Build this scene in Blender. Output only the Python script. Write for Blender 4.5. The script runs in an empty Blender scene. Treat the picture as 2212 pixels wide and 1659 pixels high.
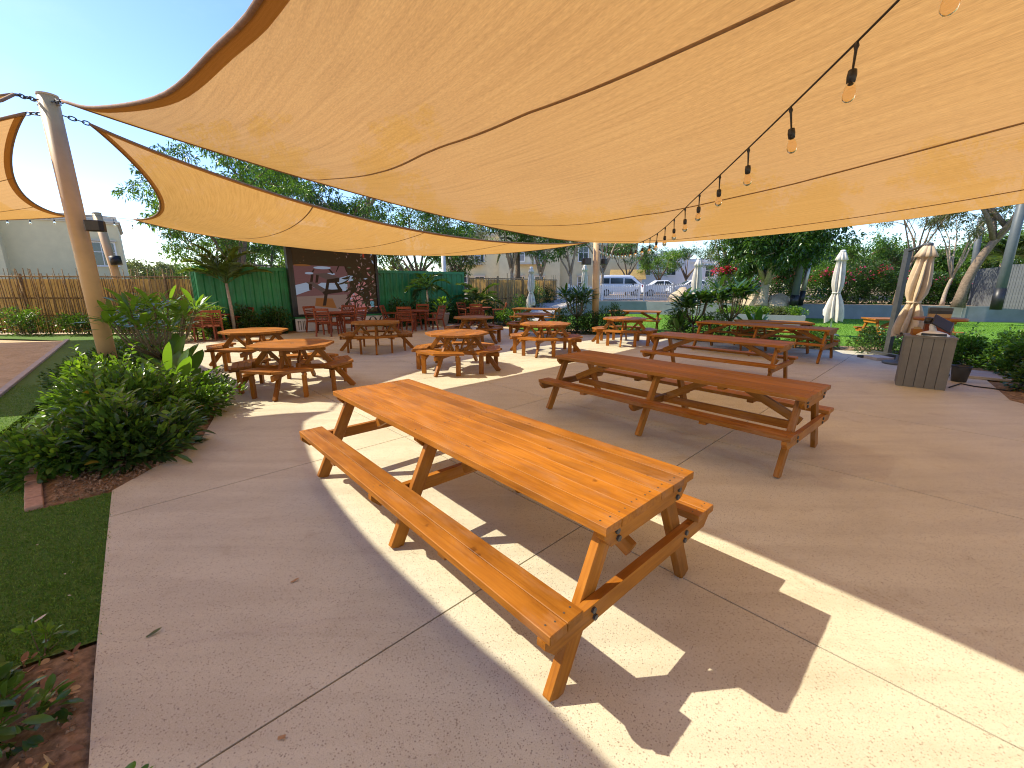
import bpy, bmesh, math, random
import numpy as np
from mathutils import Vector, Matrix, Euler, Quaternion

random.seed(7)
rng = np.random.default_rng(7)
R = math.radians
scene = bpy.context.scene
COL = scene.collection

# ------------------------------------------------------------------ camera
CAM_H = 1.68
PITCH = math.atan((829.5 - 617.0) / 900.0)
cam_data = bpy.data.cameras.new('camera')
cam_data.sensor_width = 36.0
cam_data.lens = 900.0 / 2212.0 * 36.0
cam_data.clip_start = 0.05
cam_data.clip_end = 3000
cam = bpy.data.objects.new('camera', cam_data)
COL.objects.link(cam)
cam.location = (0, 0, CAM_H)
cam.rotation_euler = (math.pi / 2 - PITCH, 0, 0)
scene.camera = cam

# ------------------------------------------------------------------ sky, sun, exposure
SUN_EL = R(45.0)
SHADOW_AZ = R(-10.5)                    # direction in which shadows fall, from +X
world = bpy.data.worlds.new('World')
scene.world = world
world.use_nodes = True
wn = world.node_tree.nodes
wl = world.node_tree.links
for n in list(wn):
    wn.remove(n)
w_out = wn.new('ShaderNodeOutputWorld')
w_bg = wn.new('ShaderNodeBackground')
w_sky = wn.new('ShaderNodeTexSky')
w_sky.sky_type = 'NISHITA'
w_sky.sun_disc = False
w_sky.sun_elevation = SUN_EL
w_sky.sun_rotation = R(280.5 - 1.0)
w_sky.air_density = 1.0
w_sky.dust_density = 0.4
w_sky.ozone_density = 2.8
w_bg.inputs['Strength'].default_value = 0.13
# thin high cloud: pale wisps over the clear sky
w_tc = wn.new('ShaderNodeTexCoord')
w_map = wn.new('ShaderNodeMapping')
w_map.inputs['Scale'].default_value = (1.6, 2.6, 5.0)
w_noise = wn.new('ShaderNodeTexNoise')
w_noise.inputs['Scale'].default_value = 1.7
w_noise.inputs['Detail'].default_value = 6
w_noise.inputs['Roughness'].default_value = 0.62
w_ramp = wn.new('ShaderNodeValToRGB')
w_ramp.color_ramp.elements[0].position = 0.50
w_ramp.color_ramp.elements[1].position = 0.86
w_ramp.color_ramp.elements[1].color = (0.07, 0.07, 0.07, 1)
w_mix = wn.new('ShaderNodeMixRGB')
w_mix.inputs['Color2'].default_value = (5.6, 6.0, 6.6, 1)
wl.new(w_tc.outputs['Generated'], w_map.inputs['Vector'])
wl.new(w_map.outputs['Vector'], w_noise.inputs['Vector'])
wl.new(w_noise.outputs['Fac'], w_ramp.inputs['Fac'])
wl.new(w_ramp.outputs['Color'], w_mix.inputs['Fac'])
w_hs = wn.new('ShaderNodeHueSaturation')
w_hs.inputs['Saturation'].default_value = 1.2
w_hs.inputs['Value'].default_value = 1.0
w_hs.inputs['Hue'].default_value = 0.514
wl.new(w_sky.outputs['Color'], w_hs.inputs['Color'])
wl.new(w_hs.outputs['Color'], w_mix.inputs['Color1'])
wl.new(w_mix.outputs['Color'], w_bg.inputs['Color'])
wl.new(w_bg.outputs['Background'], w_out.inputs['Surface'])

sun_data = bpy.data.lights.new('sun', 'SUN')
sun_data.energy = 3.05
sun_data.angle = R(0.53)
sun_data.color = (1.0, 0.90, 0.71)
sun = bpy.data.objects.new('sun', sun_data)
COL.objects.link(sun)
sun.rotation_euler = Vector((math.cos(SHADOW_AZ) * math.cos(SUN_EL), math.sin(SHADOW_AZ) * math.cos(SUN_EL), -math.sin(SUN_EL))).to_track_quat('-Z', 'Y').to_euler()

vs = scene.view_settings
vs.view_transform = 'Standard'
vs.look = 'None'
vs.gamma = 1.0
vs.exposure = 1.27
vs.use_curve_mapping = False
scene.render.engine = 'CYCLES'
scene.cycles.filter_width = 1.1
scene.cycles.max_bounces = 6
scene.cycles.diffuse_bounces = 4
scene.cycles.glossy_bounces = 2
scene.cycles.transmission_bounces = 4
scene.cycles.transparent_max_bounces = 8

# ------------------------------------------------------------------ helpers
def gp(u, v, z=0.0):
    """ground position (x, y, z) under a sight line, on the level z"""
    x = (u - 1106.0) / 900.0
    y = (v - 829.5) / 900.0
    d = Vector((x, math.cos(PITCH) - y * math.sin(PITCH), -math.sin(PITCH) - y * math.cos(PITCH)))
    t = (z - CAM_H) / d.z
    return Vector((d.x * t, d.y * t, z))

def at(u, v, Y):
    x = (u - 1106.0) / 900.0
    y = (v - 829.5) / 900.0
    d = Vector((x, math.cos(PITCH) - y * math.sin(PITCH), -math.sin(PITCH) - y * math.cos(PITCH)))
    return Vector((0, 0, CAM_H)) + d * (Y / d.y)

def tag(o, label=None, cat=None, group=None, kind=None):
    if label: o['label'] = label
    if cat: o['category'] = cat
    if group: o['group'] = group
    if kind: o['kind'] = kind
    return o

def link(o, parent=None):
    COL.objects.link(o)
    if parent is not None:
        o.parent = parent
    return o

def empty(name, loc, rz=0.0, label=None, cat=None, group=None):
    o = bpy.data.objects.new(name, None)
    o.empty_display_size = 0.2
    o.location = loc
    o.rotation_euler = (0, 0, rz)
    link(o)
    return tag(o, label, cat, group)

def copy_tree(o, parent=None):
    c = o.copy()
    COL.objects.link(c)
    c.parent = parent
    for ch in o.children:
        copy_tree(ch, c)
    return c

def obj(name, me, parent=None, loc=(0, 0, 0), rot=(0, 0, 0)):
    o = bpy.data.objects.new(name, me)
    o.location = loc
    o.rotation_euler = rot
    return link(o, parent)

class MB:
    """collects vertices and faces of ONE mesh"""
    def __init__(s):
        s.v = []; s.f = []; s.mi = []
    def add(s, vs, fs, m=0):
        b = len(s.v)
        s.v += [tuple(p) for p in vs]
        s.f += [tuple(b + i for i in f) for f in fs]
        s.mi += [m] * len(fs)
    def box(s, c, d, rz=0.0, m=0, M=None):
        x, y, z = d[0] / 2, d[1] / 2, d[2] / 2
        P = [(-x, -y, -z), (x, -y, -z), (x, y, -z), (-x, y, -z), (-x, -y, z), (x, -y, z), (x, y, z), (-x, y, z)]
        if M is None:
            M = Matrix.Translation(c) @ Matrix.Rotation(rz, 4, 'Z')
        s.add([M @ Vector(p) for p in P], [(0, 3, 2, 1), (4, 5, 6, 7), (0, 1, 5, 4), (1, 2, 6, 5), (2, 3, 7, 6), (3, 0, 4, 7)], m)
    def prism(s, poly, z0, z1, m=0):
        n = len(poly)
        s.add([(p[0], p[1], z0) for p in poly] + [(p[0], p[1], z1) for p in poly],
              [tuple(range(n - 1, -1, -1)), tuple(range(n, 2 * n))] + [(i, (i + 1) % n, n + (i + 1) % n, n + i) for i in range(n)], m)
    def tube(s, path, rad, n=8, m=0, cap=True):
        path = [Vector(p) for p in path]
        if not hasattr(rad, '__len__'): rad = [rad] * len(path)
        vs = []; prev = None
        for i, p in enumerate(path):
            d = (path[min(i + 1, len(path) - 1)] - path[max(i - 1, 0)]).normalized()
            if prev is None:
                a = d.cross(Vector((0, 0, 1)) if abs(d.z) < .9 else Vector((1, 0, 0))).normalized()
            else:
                a = (prev - d * prev.dot(d)).normalized()
            prev = a; b = d.cross(a)
            for k in range(n):
                t = 2 * math.pi * k / n
                vs.append(p + (a * math.cos(t) + b * math.sin(t)) * rad[i])
        fs = []
        for i in range(len(path) - 1):
            for k in range(n):
                k2 = (k + 1) % n
                fs.append((i * n + k, i * n + k2, (i + 1) * n + k2, (i + 1) * n + k))
        if cap:
            fs.append(tuple(range(n - 1, -1, -1)))
            fs.append(tuple((len(path) - 1) * n + k for k in range(n)))
        s.add(vs, fs, m)
    def lathe(s, prof, n=16, c=(0, 0, 0), m=0, wob=None):
        vs = []
        for i, (r, z) in enumerate(prof):
            for k in range(n):
                t = 2 * math.pi * k / n
                rr = r * (wob(i, k) if wob else 1)
                vs.append((c[0] + rr * math.cos(t), c[1] + rr * math.sin(t), c[2] + z))
        fs = [(i * n + k, i * n + (k + 1) % n, (i + 1) * n + (k + 1) % n, (i + 1) * n + k) for i in range(len(prof) - 1) for k in range(n)]
        s.add(vs, fs, m)
    def mesh(s, name, mats, smooth=False):
        me = bpy.data.meshes.new(name)
        me.from_pydata(s.v, [], s.f)
        mats = mats if isinstance(mats, (list, tuple)) else [mats]
        for mt in mats: me.materials.append(mt)
        if len(mats) > 1: me.polygons.foreach_set('material_index', s.mi)
        if smooth: me.polygons.foreach_set('use_smooth', [True] * len(me.polygons))
        me.update()
        return me
    def build(s, name, mats, parent=None, smooth=False, loc=(0, 0, 0), rot=(0, 0, 0)):
        return obj(name, s.mesh(name, mats, smooth), parent, loc, rot)

_cb = {}
def cbox_mesh(size, mat, c=0.004):
    """a board with chamfered edges, centred on its origin, long axis X; alike boards share it"""
    key = (round(size[0], 4), round(size[1], 4), round(size[2], 4), mat.name, c)
    if key in _cb: return _cb[key]
    bm = bmesh.new()
    bmesh.ops.create_cube(bm, size=1.0)
    bmesh.ops.scale(bm, vec=size, verts=bm.verts)
    if c > 0:
        bmesh.ops.bevel(bm, geom=list(bm.edges), offset=c, segments=1, affect='EDGES')
    me = bpy.data.meshes.new('board')
    bm.to_mesh(me); bm.free()
    me.materials.append(mat)
    _cb[key] = me
    return me

def board(name, parent, size, loc, mat, rot=(0, 0, 0), c=0.004):
    return obj(name, cbox_mesh(size, mat, c), parent, loc, rot)

def beam(name, parent, p0, p1, w, h, mat, c=0.004, roll=0.0):
    """a board from p0 to p1: w across, h in the upright direction"""
    p0 = Vector(p0); p1 = Vector(p1); d = p1 - p0; L = d.length
    x = d.normalized()
    up = Vector((0, 0, 1)) if abs(x.z) < .95 else Vector((0, 1, 0))
    y = up.cross(x).normalized(); z = x.cross(y)
    M = Matrix((x, y, z)).transposed() @ Matrix.Rotation(roll, 3, 'X')
    o = obj(name, cbox_mesh((L, w, h), mat, c), parent, (p0 + p1) / 2)
    o.rotation_euler = M.to_euler()
    return o

def clip_poly(poly, a, b, c):
    """keep a*x+b*y<=c"""
    out = []
    for i in range(len(poly)):
        p, q = poly[i], poly[(i + 1) % len(poly)]
        dp = a * p[0] + b * p[1] - c; dq = a * q[0] + b * q[1] - c
        if dp <= 0: out.append(p)
        if dp * dq < 0:
            t = dp / (dp - dq)
            out.append((p[0] + t * (q[0] - p[0]), p[1] + t * (q[1] - p[1])))
    return out

def sheet(name, poly, z, mat, kind='structure', parent=None):
    bm = bmesh.new()
    f = bm.faces.new([bm.verts.new((p[0], p[1], z)) for p in poly])
    if f.normal.z < 0: f.normal_flip()
    bm.normal_update()
    if bm.faces[:][0].normal.z < 0: bmesh.ops.reverse_faces(bm, faces=bm.faces)
    bmesh.ops.triangulate(bm, faces=bm.faces)
    me = bpy.data.meshes.new(name); bm.to_mesh(me); bm.free()
    me.materials.append(mat)
    o = obj(name, me, parent)
    if kind: o['kind'] = kind
    return o

# ------------------------------------------------------------------ materials
def new_mat(name):
    m = bpy.data.materials.new(name); m.use_nodes = True
    nt = m.node_tree
    return m, nt, nt.nodes['Principled BSDF'], nt.nodes['Material Output']

def setp(b, **k):
    for n, v in k.items():
        n = {'spec': 'Specular IOR Level', 'rough': 'Roughness', 'metal': 'Metallic', 'col': 'Base Color', 'trans': 'Transmission Weight', 'emit': 'Emission Strength', 'ecol': 'Emission Color', 'coat': 'Coat Weight'}[n]
        b.inputs[n].default_value = (*v, 1) if n.endswith('Color') else v

def noise(nt, scale, detail=4, rough=.55, vec=None, dist=0.0):
    n = nt.nodes.new('ShaderNodeTexNoise')
    n.inputs['Scale'].default_value = scale; n.inputs['Detail'].default_value = detail
    n.inputs['Roughness'].default_value = rough; n.inputs['Distortion'].default_value = dist
    if vec is not None: nt.links.new(vec, n.inputs['Vector'])
    return n

def ramp(nt, fac, stops):
    r = nt.nodes.new('ShaderNodeValToRGB')
    e = r.color_ramp.elements
    while len(e) < len(stops): e.new(.5)
    for el, (p, c) in zip(e, stops):
        el.position = p; el.color = (*c, 1)
    nt.links.new(fac, r.inputs['Fac'])
    return r

def coords(nt, kind='Object', scale=(1, 1, 1), rot=(0, 0, 0)):
    t = nt.nodes.new('ShaderNodeTexCoord'); m = nt.nodes.new('ShaderNodeMapping')
    m.inputs['Scale'].default_value = scale; m.inputs['Rotation'].default_value = rot
    nt.links.new(t.outputs[kind], m.inputs['Vector'])
    return m.outputs['Vector']

def mixc(nt, a, b, fac, mode='MIX'):
    m = nt.nodes.new('ShaderNodeMixRGB'); m.blend_type = mode
    for s, x in (('Color1', a), ('Color2', b)):
        if isinstance(x, tuple): m.inputs[s].default_value = (*x, 1)
        else: nt.links.new(x, m.inputs[s])
    if isinstance(fac, (int, float)): m.inputs['Fac'].default_value = fac
    else: nt.links.new(fac, m.inputs['Fac'])
    return m.outputs['Color']

def bump(nt, b, h, strength=.3, dist=.01):
    n = nt.nodes.new('ShaderNodeBump')
    n.inputs['Strength'].default_value = strength; n.inputs['Distance'].default_value = dist
    nt.links.new(h, n.inputs['Height']); nt.links.new(n.outputs['Normal'], b.inputs['Normal'])

def plain(name, col, rough=.6, spec=.4, var=.12, scale=6.0, metal=0.0, bmp=0.0, bscale=60.0):
    m, nt, b, o = new_mat(name)
    v = coords(nt)
    n = noise(nt, scale, 5, .6, v)
    lo = tuple(max(0, c * (1 - var)) for c in col); hi = tuple(min(1, c * (1 + var)) for c in col)
    r = ramp(nt, n.outputs['Fac'], [(.3, lo), (.7, hi)])
    nt.links.new(r.outputs['Color'], b.inputs['Base Color'])
    setp(b, rough=rough, spec=spec, metal=metal)
    if bmp: bump(nt, b, noise(nt, bscale, 4, .6, v).outputs['Fac'], bmp, .004)
    return m

def wood(name, dark, mid, light, rough=.38, grain=1.0, coat=0.0, fade=.35):
    m, nt, b, o = new_mat(name)
    info = nt.nodes.new('ShaderNodeObjectInfo')
    t = nt.nodes.new('ShaderNodeTexCoord')
    add = nt.nodes.new('ShaderNodeVectorMath'); add.operation = 'ADD'
    comb = nt.nodes.new('ShaderNodeCombineXYZ')
    mul = nt.nodes.new('ShaderNodeMath'); mul.operation = 'MULTIPLY'; mul.inputs[1].default_value = 37.0
    nt.links.new(info.outputs['Random'], mul.inputs[0])
    for k in range(3): nt.links.new(mul.outputs[0], comb.inputs[k])
    nt.links.new(t.outputs['Object'], add.inputs[0]); nt.links.new(comb.outputs[0], add.inputs[1])
    mp = nt.nodes.new('ShaderNodeMapping'); mp.inputs['Scale'].default_value = (1.6, 34 * grain, 34 * grain)
    nt.links.new(add.outputs[0], mp.inputs['Vector'])
    n1 = noise(nt, 1.6, 6, .62, mp.outputs['Vector'], .35)
    mp2 = nt.nodes.new('ShaderNodeMapping'); mp2.inputs['Scale'].default_value = (2.2, 5, 5)
    nt.links.new(add.outputs[0], mp2.inputs['Vector'])
    n2 = noise(nt, 1.3, 4, .6, mp2.outputs['Vector'])
    r1 = ramp(nt, n1.outputs['Fac'], [(.25, dark), (.5, mid), (.78, light)])
    r2 = ramp(nt, n2.outputs['Fac'], [(.28, (.55, .5, .46)), (.6, (1.06, 1.04, 1.0))])
    c = mixc(nt, r1.outputs['Color'], r2.outputs['Color'], .75, 'MULTIPLY')
    hv = nt.nodes.new('ShaderNodeMapRange'); hv.inputs['To Min'].default_value = .74; hv.inputs['To Max'].default_value = 1.2
    nt.links.new(info.outputs['Random'], hv.inputs['Value'])
    hs = nt.nodes.new('ShaderNodeHueSaturation'); nt.links.new(hv.outputs[0], hs.inputs['Value']); nt.links.new(c, hs.inputs['Color'])
    # sun-faded, greyed patches
    mp3 = nt.nodes.new('ShaderNodeMapping'); mp3.inputs['Scale'].default_value = (1.0, 3.2, 3.2)
    nt.links.new(add.outputs[0], mp3.inputs['Vector'])
    n4 = noise(nt, 2.1, 6, .7, mp3.outputs['Vector'], .5)
    fr_ = ramp(nt, n4.outputs['Fac'], [(.5, (0, 0, 0)), (.74, (fade, fade, fade))])
    faded = mixc(nt, hs.outputs['Color'], tuple(min(1, .55 * l + .12) for l in light), fr_.outputs['Color'])
    # stray dark knots and nail stains
    vor = nt.nodes.new('ShaderNodeTexNoise'); vor.inputs['Scale'].default_value = 13.0; vor.inputs['Detail'].default_value = 2
    nt.links.new(add.outputs[0], vor.inputs['Vector'])
    kr = ramp(nt, vor.outputs['Fac'], [(.70, (1, 1, 1)), (.77, (.42, .36, .30))])
    c2 = mixc(nt, faded, kr.outputs['Color'], .8, 'MULTIPLY')
    nt.links.new(c2, b.inputs['Base Color'])
    rr = nt.nodes.new('ShaderNodeMapRange'); rr.inputs['To Min'].default_value = rough - .08; rr.inputs['To Max'].default_value = rough + .22
    nt.links.new(n2.outputs['Fac'], rr.inputs['Value']); nt.links.new(rr.outputs[0], b.inputs['Roughness'])
    setp(b, spec=.22, coat=coat)
    bump(nt, b, n1.outputs['Fac'], .22, .002)
    return m

def leaf_mat(name, c1, c2, c3, trans=.45, rough=.3, spec=.6):
    """random per leaf colour, some light passing through"""
    m, nt, b, o = new_mat(name)
    g = nt.nodes.new('ShaderNodeNewGeometry')
    r = ramp(nt, g.outputs['Random Per Island'], [(0, c1), (.55, c2), (1, c3)])
    nt.links.new(r.outputs['Color'], b.inputs['Base Color'])
    setp(b, rough=rough, spec=spec)
    tr = nt.nodes.new('ShaderNodeBsdfTranslucent')
    tc = mixc(nt, r.outputs['Color'], (1.9, 1.75, .55), 1.0, 'MULTIPLY')
    nt.links.new(tc, tr.inputs['Color'])
    mx = nt.nodes.new('ShaderNodeMixShader'); mx.inputs[0].default_value = trans
    nt.links.new(b.outputs[0], mx.inputs[1]); nt.links.new(tr.outputs[0], mx.inputs[2])
    nt.links.new(mx.outputs[0], o.inputs['Surface'])
    return m

M = {}
M['wood'] = wood('varnished_wood', (.24, .08, .008), (.34, .124, .011), (.42, .168, .02), .44)
M['wood_worn'] = wood('worn_brown_wood', (.25, .088, .008), (.36, .136, .013), (.45, .185, .026), .5, fade=.5)
M['wood_red'] = wood('reddish_hardwood', (.16, .036, .012), (.25, .06, .02), (.33, .09, .03), .42)
M['wood_old'] = wood('weathered_wood', (.13, .09, .06), (.2, .145, .1), (.3, .23, .17), .7)
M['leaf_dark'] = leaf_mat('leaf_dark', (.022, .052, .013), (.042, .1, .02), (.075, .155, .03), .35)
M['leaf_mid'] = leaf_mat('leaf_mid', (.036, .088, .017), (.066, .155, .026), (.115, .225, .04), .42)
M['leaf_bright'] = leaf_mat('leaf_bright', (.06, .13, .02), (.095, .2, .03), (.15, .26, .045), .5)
M['leaf_grey'] = leaf_mat('leaf_greygreen', (.07, .09, .04), (.1, .13, .055), (.15, .18, .08), .35, .6)
M['leaf_palm'] = leaf_mat('leaf_palm', (.045, .085, .02), (.08, .14, .03), (.14, .2, .055), .4)
M['leaf_yellow'] = leaf_mat('leaf_yellowing', (.26, .2, .03), (.34, .24, .03), (.42, .3, .05), .3)
M['flower_pink'] = leaf_mat('flower_pink', (.42, .02, .10), (.6, .03, .16), (.7, .08, .22), .4)
M['bark'] = plain('bark', (.2, .145, .1), .9, .2, .35, 14, bmp=.8, bscale=30)
M['bark_pale'] = plain('bark_pale', (.36, .29, .22), .9, .2, .3, 12, bmp=.7, bscale=30)
M['stem'] = plain('stem_green_brown', (.16, .13, .07), .8, .3, .25, 20)
M['pole'] = plain('pole_cream_paint', (.58, .385, .18), .45, .4, .12, 3)
M['pole_white'] = plain('pole_white_paint', (.66, .62, .54), .5, .4, .06, 3)
M['grey_metal'] = plain('grey_painted_metal', (.09, .105, .11), .5, .45, .12, 4)
M['dark_metal'] = plain('dark_metal', (.05, .052, .05), .45, .5, .2, 8)
M['steel'] = plain('galvanised_steel', (.35, .34, .32), .4, .5, .2, 20, metal=.8)
M['black'] = plain('black_plastic', (.014, .014, .015), .42, .5, .2, 10)
M['white_paint'] = plain('white_paint', (.76, .75, .72), .55, .4, .05, 4)
M['cream_wall'] = plain('cream_render', (.7, .6, .36), .9, .2, .06, 1.5, bmp=.15, bscale=40)
M['white_wall'] = plain('white_render', (.72, .71, .68), .9, .2, .05, 1.5)
M['stone_trim'] = plain('stone_trim', (.6, .54, .43), .85, .2, .06, 3)
M['grey_wall'] = plain('grey_rendered_wall', (.235, .25, .245), .85, .25, .10, 2.2, bmp=.25, bscale=50)
M['glass_dark'] = plain('window_glass', (.035, .045, .055), .08, .8, .2, 2)
M['cord'] = plain('sail_edge_webbing', (.28, .16, .09), .8, .2, .2, 20)
M['seam'] = plain('sail_seam_tape', (.34, .2, .09), .85, .2, .15, 20)
M['green_paint'] = plain('container_green_paint', (.013, .19, .055), .45, .5, .3, 2.2, bmp=.1)
M['pot'] = plain('glazed_clay_pot', (.25, .19, .13), .4, .5, .15, 5)
M['soil'] = plain('soil', (.25, .17, .1), .95, .1, .6, 22, bmp=1.0, bscale=55)
M['brick'] = plain('brick_edging', (.43, .27, .19), .85, .25, .2, 30, bmp=.4)
M['kerb'] = plain('pale_concrete', (.46, .42, .37), .85, .25, .12, 8, bmp=.3)
M['asphalt'] = plain('asphalt', (.11, .105, .1), .9, .25, .15, 4)
M['terrace'] = plain('sandy_terrace', (.44, .31, .2), .95, .15, .3, 1.2, bmp=.8, bscale=12)
M['rock'] = plain('sandstone_rock', (.46, .36, .24), .9, .2, .25, 3, bmp=1.0, bscale=8)
M['canvas'] = plain('parasol_canvas', (.6, .56, .48), .85, .2, .16, 5, bmp=.5, bscale=14)
M['canvas_tan'] = plain('parasol_canvas_tan', (.5, .4, .27), .85, .2, .2, 4, bmp=.5, bscale=14)
M['car_white'] = plain('car_white_paint', (.76, .77, .78), .22, .6, .02, 2)
M['tyre'] = plain('tyre_rubber', (.02, .02, .02), .8, .3, .2, 10)
M['reed'] = wood('dry_reed', (.14, .09, .042), (.26, .18, .088), (.42, .32, .17), .8)
M['reed_mat'] = plain('reed_backing_sheet', (.62, .48, .24), .9, .15, .15, 5)
def _glow(m, share):
    nt = m.node_tree; b = nt.nodes['Principled BSDF']; o = nt.nodes['Material Output']
    tr = nt.nodes.new('ShaderNodeBsdfTranslucent'); mx = nt.nodes.new('ShaderNodeMixShader'); mx.inputs[0].default_value = share
    nt.links.new(b.inputs['Base Color'].links[0].from_socket, tr.inputs['Color'])
    nt.links.new(b.outputs[0], mx.inputs[1]); nt.links.new(tr.outputs[0], mx.inputs[2]); nt.links.new(mx.outputs[0], o.inputs['Surface'])
_glow(M['reed_mat'], .6)
M['counter'] = plain('grey_brown_boards', (.155, .145, .12), .6, .35, .14, 5, bmp=.1)
M['rail_grey'] = plain('light_grey_railing', (.5, .52, .53), .5, .4, .08, 5)
M['slats_grey'] = plain('grey_slat_boards', (.11, .12, .13), .65, .35, .12, 6)
M['bougain_stem'] = plain('twigs', (.12, .08, .05), .9, .1, .2, 10)
M['cork'] = plain('cardboard', (.38, .26, .13), .9, .15, .12, 6)
M['red_paint'] = plain('red_paint', (.4, .03, .03), .5, .4, .1, 5)

def bulb_glass():
    m, nt, b, o = new_mat('bulb_glass')
    setp(b, col=(1.0, .86, .66), rough=.03, spec=.6, trans=1.0)
    b.inputs['IOR'].default_value = 1.12
    return m
M['bulb'] = bulb_glass()

def concrete_mat():
    m, nt, b, o = new_mat('ground_terrazzo_concrete')
    v = coords(nt)
    big = noise(nt, .9, 6, .62, v, .4)
    r = ramp(nt, big.outputs['Fac'], [(.26, (.515, .475, .345)), (.5, (.585, .545, .405)), (.78, (.63, .595, .455))])
    # long brushed streaks of wear across the slab
    v2 = coords(nt, 'Object', (.55, 5.0, 1), (0, 0, R(28)))
    st = noise(nt, 1.0, 5, .6, v2, .6)
    sr = ramp(nt, st.outputs['Fac'], [(.34, (.86, .84, .82)), (.56, (1.0, 1.0, 1.0)), (.8, (1.05, 1.045, 1.04))])
    c = mixc(nt, r.outputs['Color'], sr.outputs['Color'], .8, 'MULTIPLY')
    # blotchy stains
    bl = noise(nt, 3.3, 7, .7, v, .8)
    br = ramp(nt, bl.outputs['Fac'], [(.57, (1, 1, 1)), (.72, (.80, .745, .69)), (.8, (.70, .64, .58))])
    c = mixc(nt, c, br.outputs['Color'], .7, 'MULTIPLY')
    # stone chips of the terrazzo
    for sc, lo, col, amt in ((62, .2, (.15, .105, .075), .7), (95, .3, (.2, .15, .11), .6), (150, .3, (.66, .6, .54), .5), (220, .34, (.2, .15, .11), .5)):
        vo = nt.nodes.new('ShaderNodeTexVoronoi'); vo.inputs['Scale'].default_value = sc
        vo.feature = 'F1'; nt.links.new(v, vo.inputs['Vector'])
        wn_ = nt.nodes.new('ShaderNodeTexWhiteNoise'); nt.links.new(vo.outputs['Position'], wn_.inputs['Vector'])
        d = nt.nodes.new('ShaderNodeMath'); d.operation = 'LESS_THAN'; d.inputs[1].default_value = lo
        nt.links.new(vo.outputs['Distance'], d.inputs[0])
        k = nt.nodes.new('ShaderNodeMath'); k.operation = 'GREATER_THAN'; k.inputs[1].default_value = .62
        nt.links.new(wn_.outputs['Value'], k.inputs[0])
        mu = nt.nodes.new('ShaderNodeMath'); mu.operation = 'MULTIPLY'; nt.links.new(d.outputs[0], mu.inputs[0]); nt.links.new(k.outputs[0], mu.inputs[1])
        m2 = nt.nodes.new('ShaderNodeMath'); m2.operation = 'MULTIPLY'; m2.inputs[1].default_value = amt; nt.links.new(mu.outputs[0], m2.inputs[0])
        c = mixc(nt, c, col, m2.outputs[0])
    gv = nt.nodes.new('ShaderNodeTexVoronoi'); gv.inputs['Scale'].default_value = 2.6; nt.links.new(v, gv.inputs['Vector'])
    gr = ramp(nt, gv.outputs['Distance'], [(.016, (.4, .4, .4)), (.03, (0, 0, 0))])
    c = mixc(nt, c, (.17, .14, .12), gr.outputs['Color'])
    nt.links.new(c, b.inputs['Base Color'])
    rr = nt.nodes.new('ShaderNodeMapRange'); rr.inputs['To Min'].default_value = .42; rr.inputs['To Max'].default_value = .72
    nt.links.new(st.outputs['Fac'], rr.inputs['Value']); nt.links.new(rr.outputs[0], b.inputs['Roughness'])
    setp(b, spec=.35)
    fine = noise(nt, 150, 4, .7, v)
    bump(nt, b, fine.outputs['Fac'], .4, .004)
    return m
M['concrete'] = concrete_mat()

def turf_mat(name, c1, c2, c3):
    m, nt, b, o = new_mat(name)
    v = coords(nt)
    n1 = noise(nt, 1.1, 4, .6, v); n2 = noise(nt, 160, 3, .7, v); n3 = noise(nt, 22, 4, .6, v)
    r = ramp(nt, n2.outputs['Fac'], [(.25, c1), (.5, c2), (.8, c3)])
    r2 = ramp(nt, n1.outputs['Fac'], [(.3, (.82, .86, .8)), (.7, (1.1, 1.08, 1.0))])
    c = mixc(nt, r.outputs['Color'], r2.outputs['Color'], 1.0, 'MULTIPLY')
    r3 = ramp(nt, n3.outputs['Fac'], [(.3, (.7, .75, .7)), (.6, (1.05, 1.05, 1.05))])
    c = mixc(nt, c, r3.outputs['Color'], .8, 'MULTIPLY')
    nt.links.new(c, b.inputs['Base Color'])
    setp(b, rough=.85, spec=.2)
    bump(nt, b, n2.outputs['Fac'], .8, .02)
    return m
M['turf'] = turf_mat('turf', (.07, .14, .025), (.12, .225, .042), (.19, .31, .075))
M['turf_far'] = turf_mat('turf_lawn', (.09, .2, .02), (.14, .29, .03), (.2, .36, .05))
M['blade'] = leaf_mat('grass_blade', (.055, .145, .027), (.1, .22, .042), (.18, .3, .08), .35, .6, .3)
M['blade_far'] = leaf_mat('lawn_blade', (.1, .22, .022), (.15, .3, .032), (.21, .37, .05), .35, .6, .3)

def sand_mat():
    m, nt, b, o = new_mat('sand')
    v = coords(nt)
    n = noise(nt, 2.2, 8, .68, v, .3); n2 = noise(nt, 9, 6, .6, v)
    r = ramp(nt, n.outputs['Fac'], [(.25, (.4, .3, .18)), (.5, (.54, .42, .26)), (.75, (.64, .52, .34))])
    nt.links.new(r.outputs['Color'], b.inputs['Base Color'])
    setp(b, rough=.95, spec=.1)
    bump(nt, b, n2.outputs['Fac'], .9, .05)
    return m
M['sand'] = sand_mat()

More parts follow.
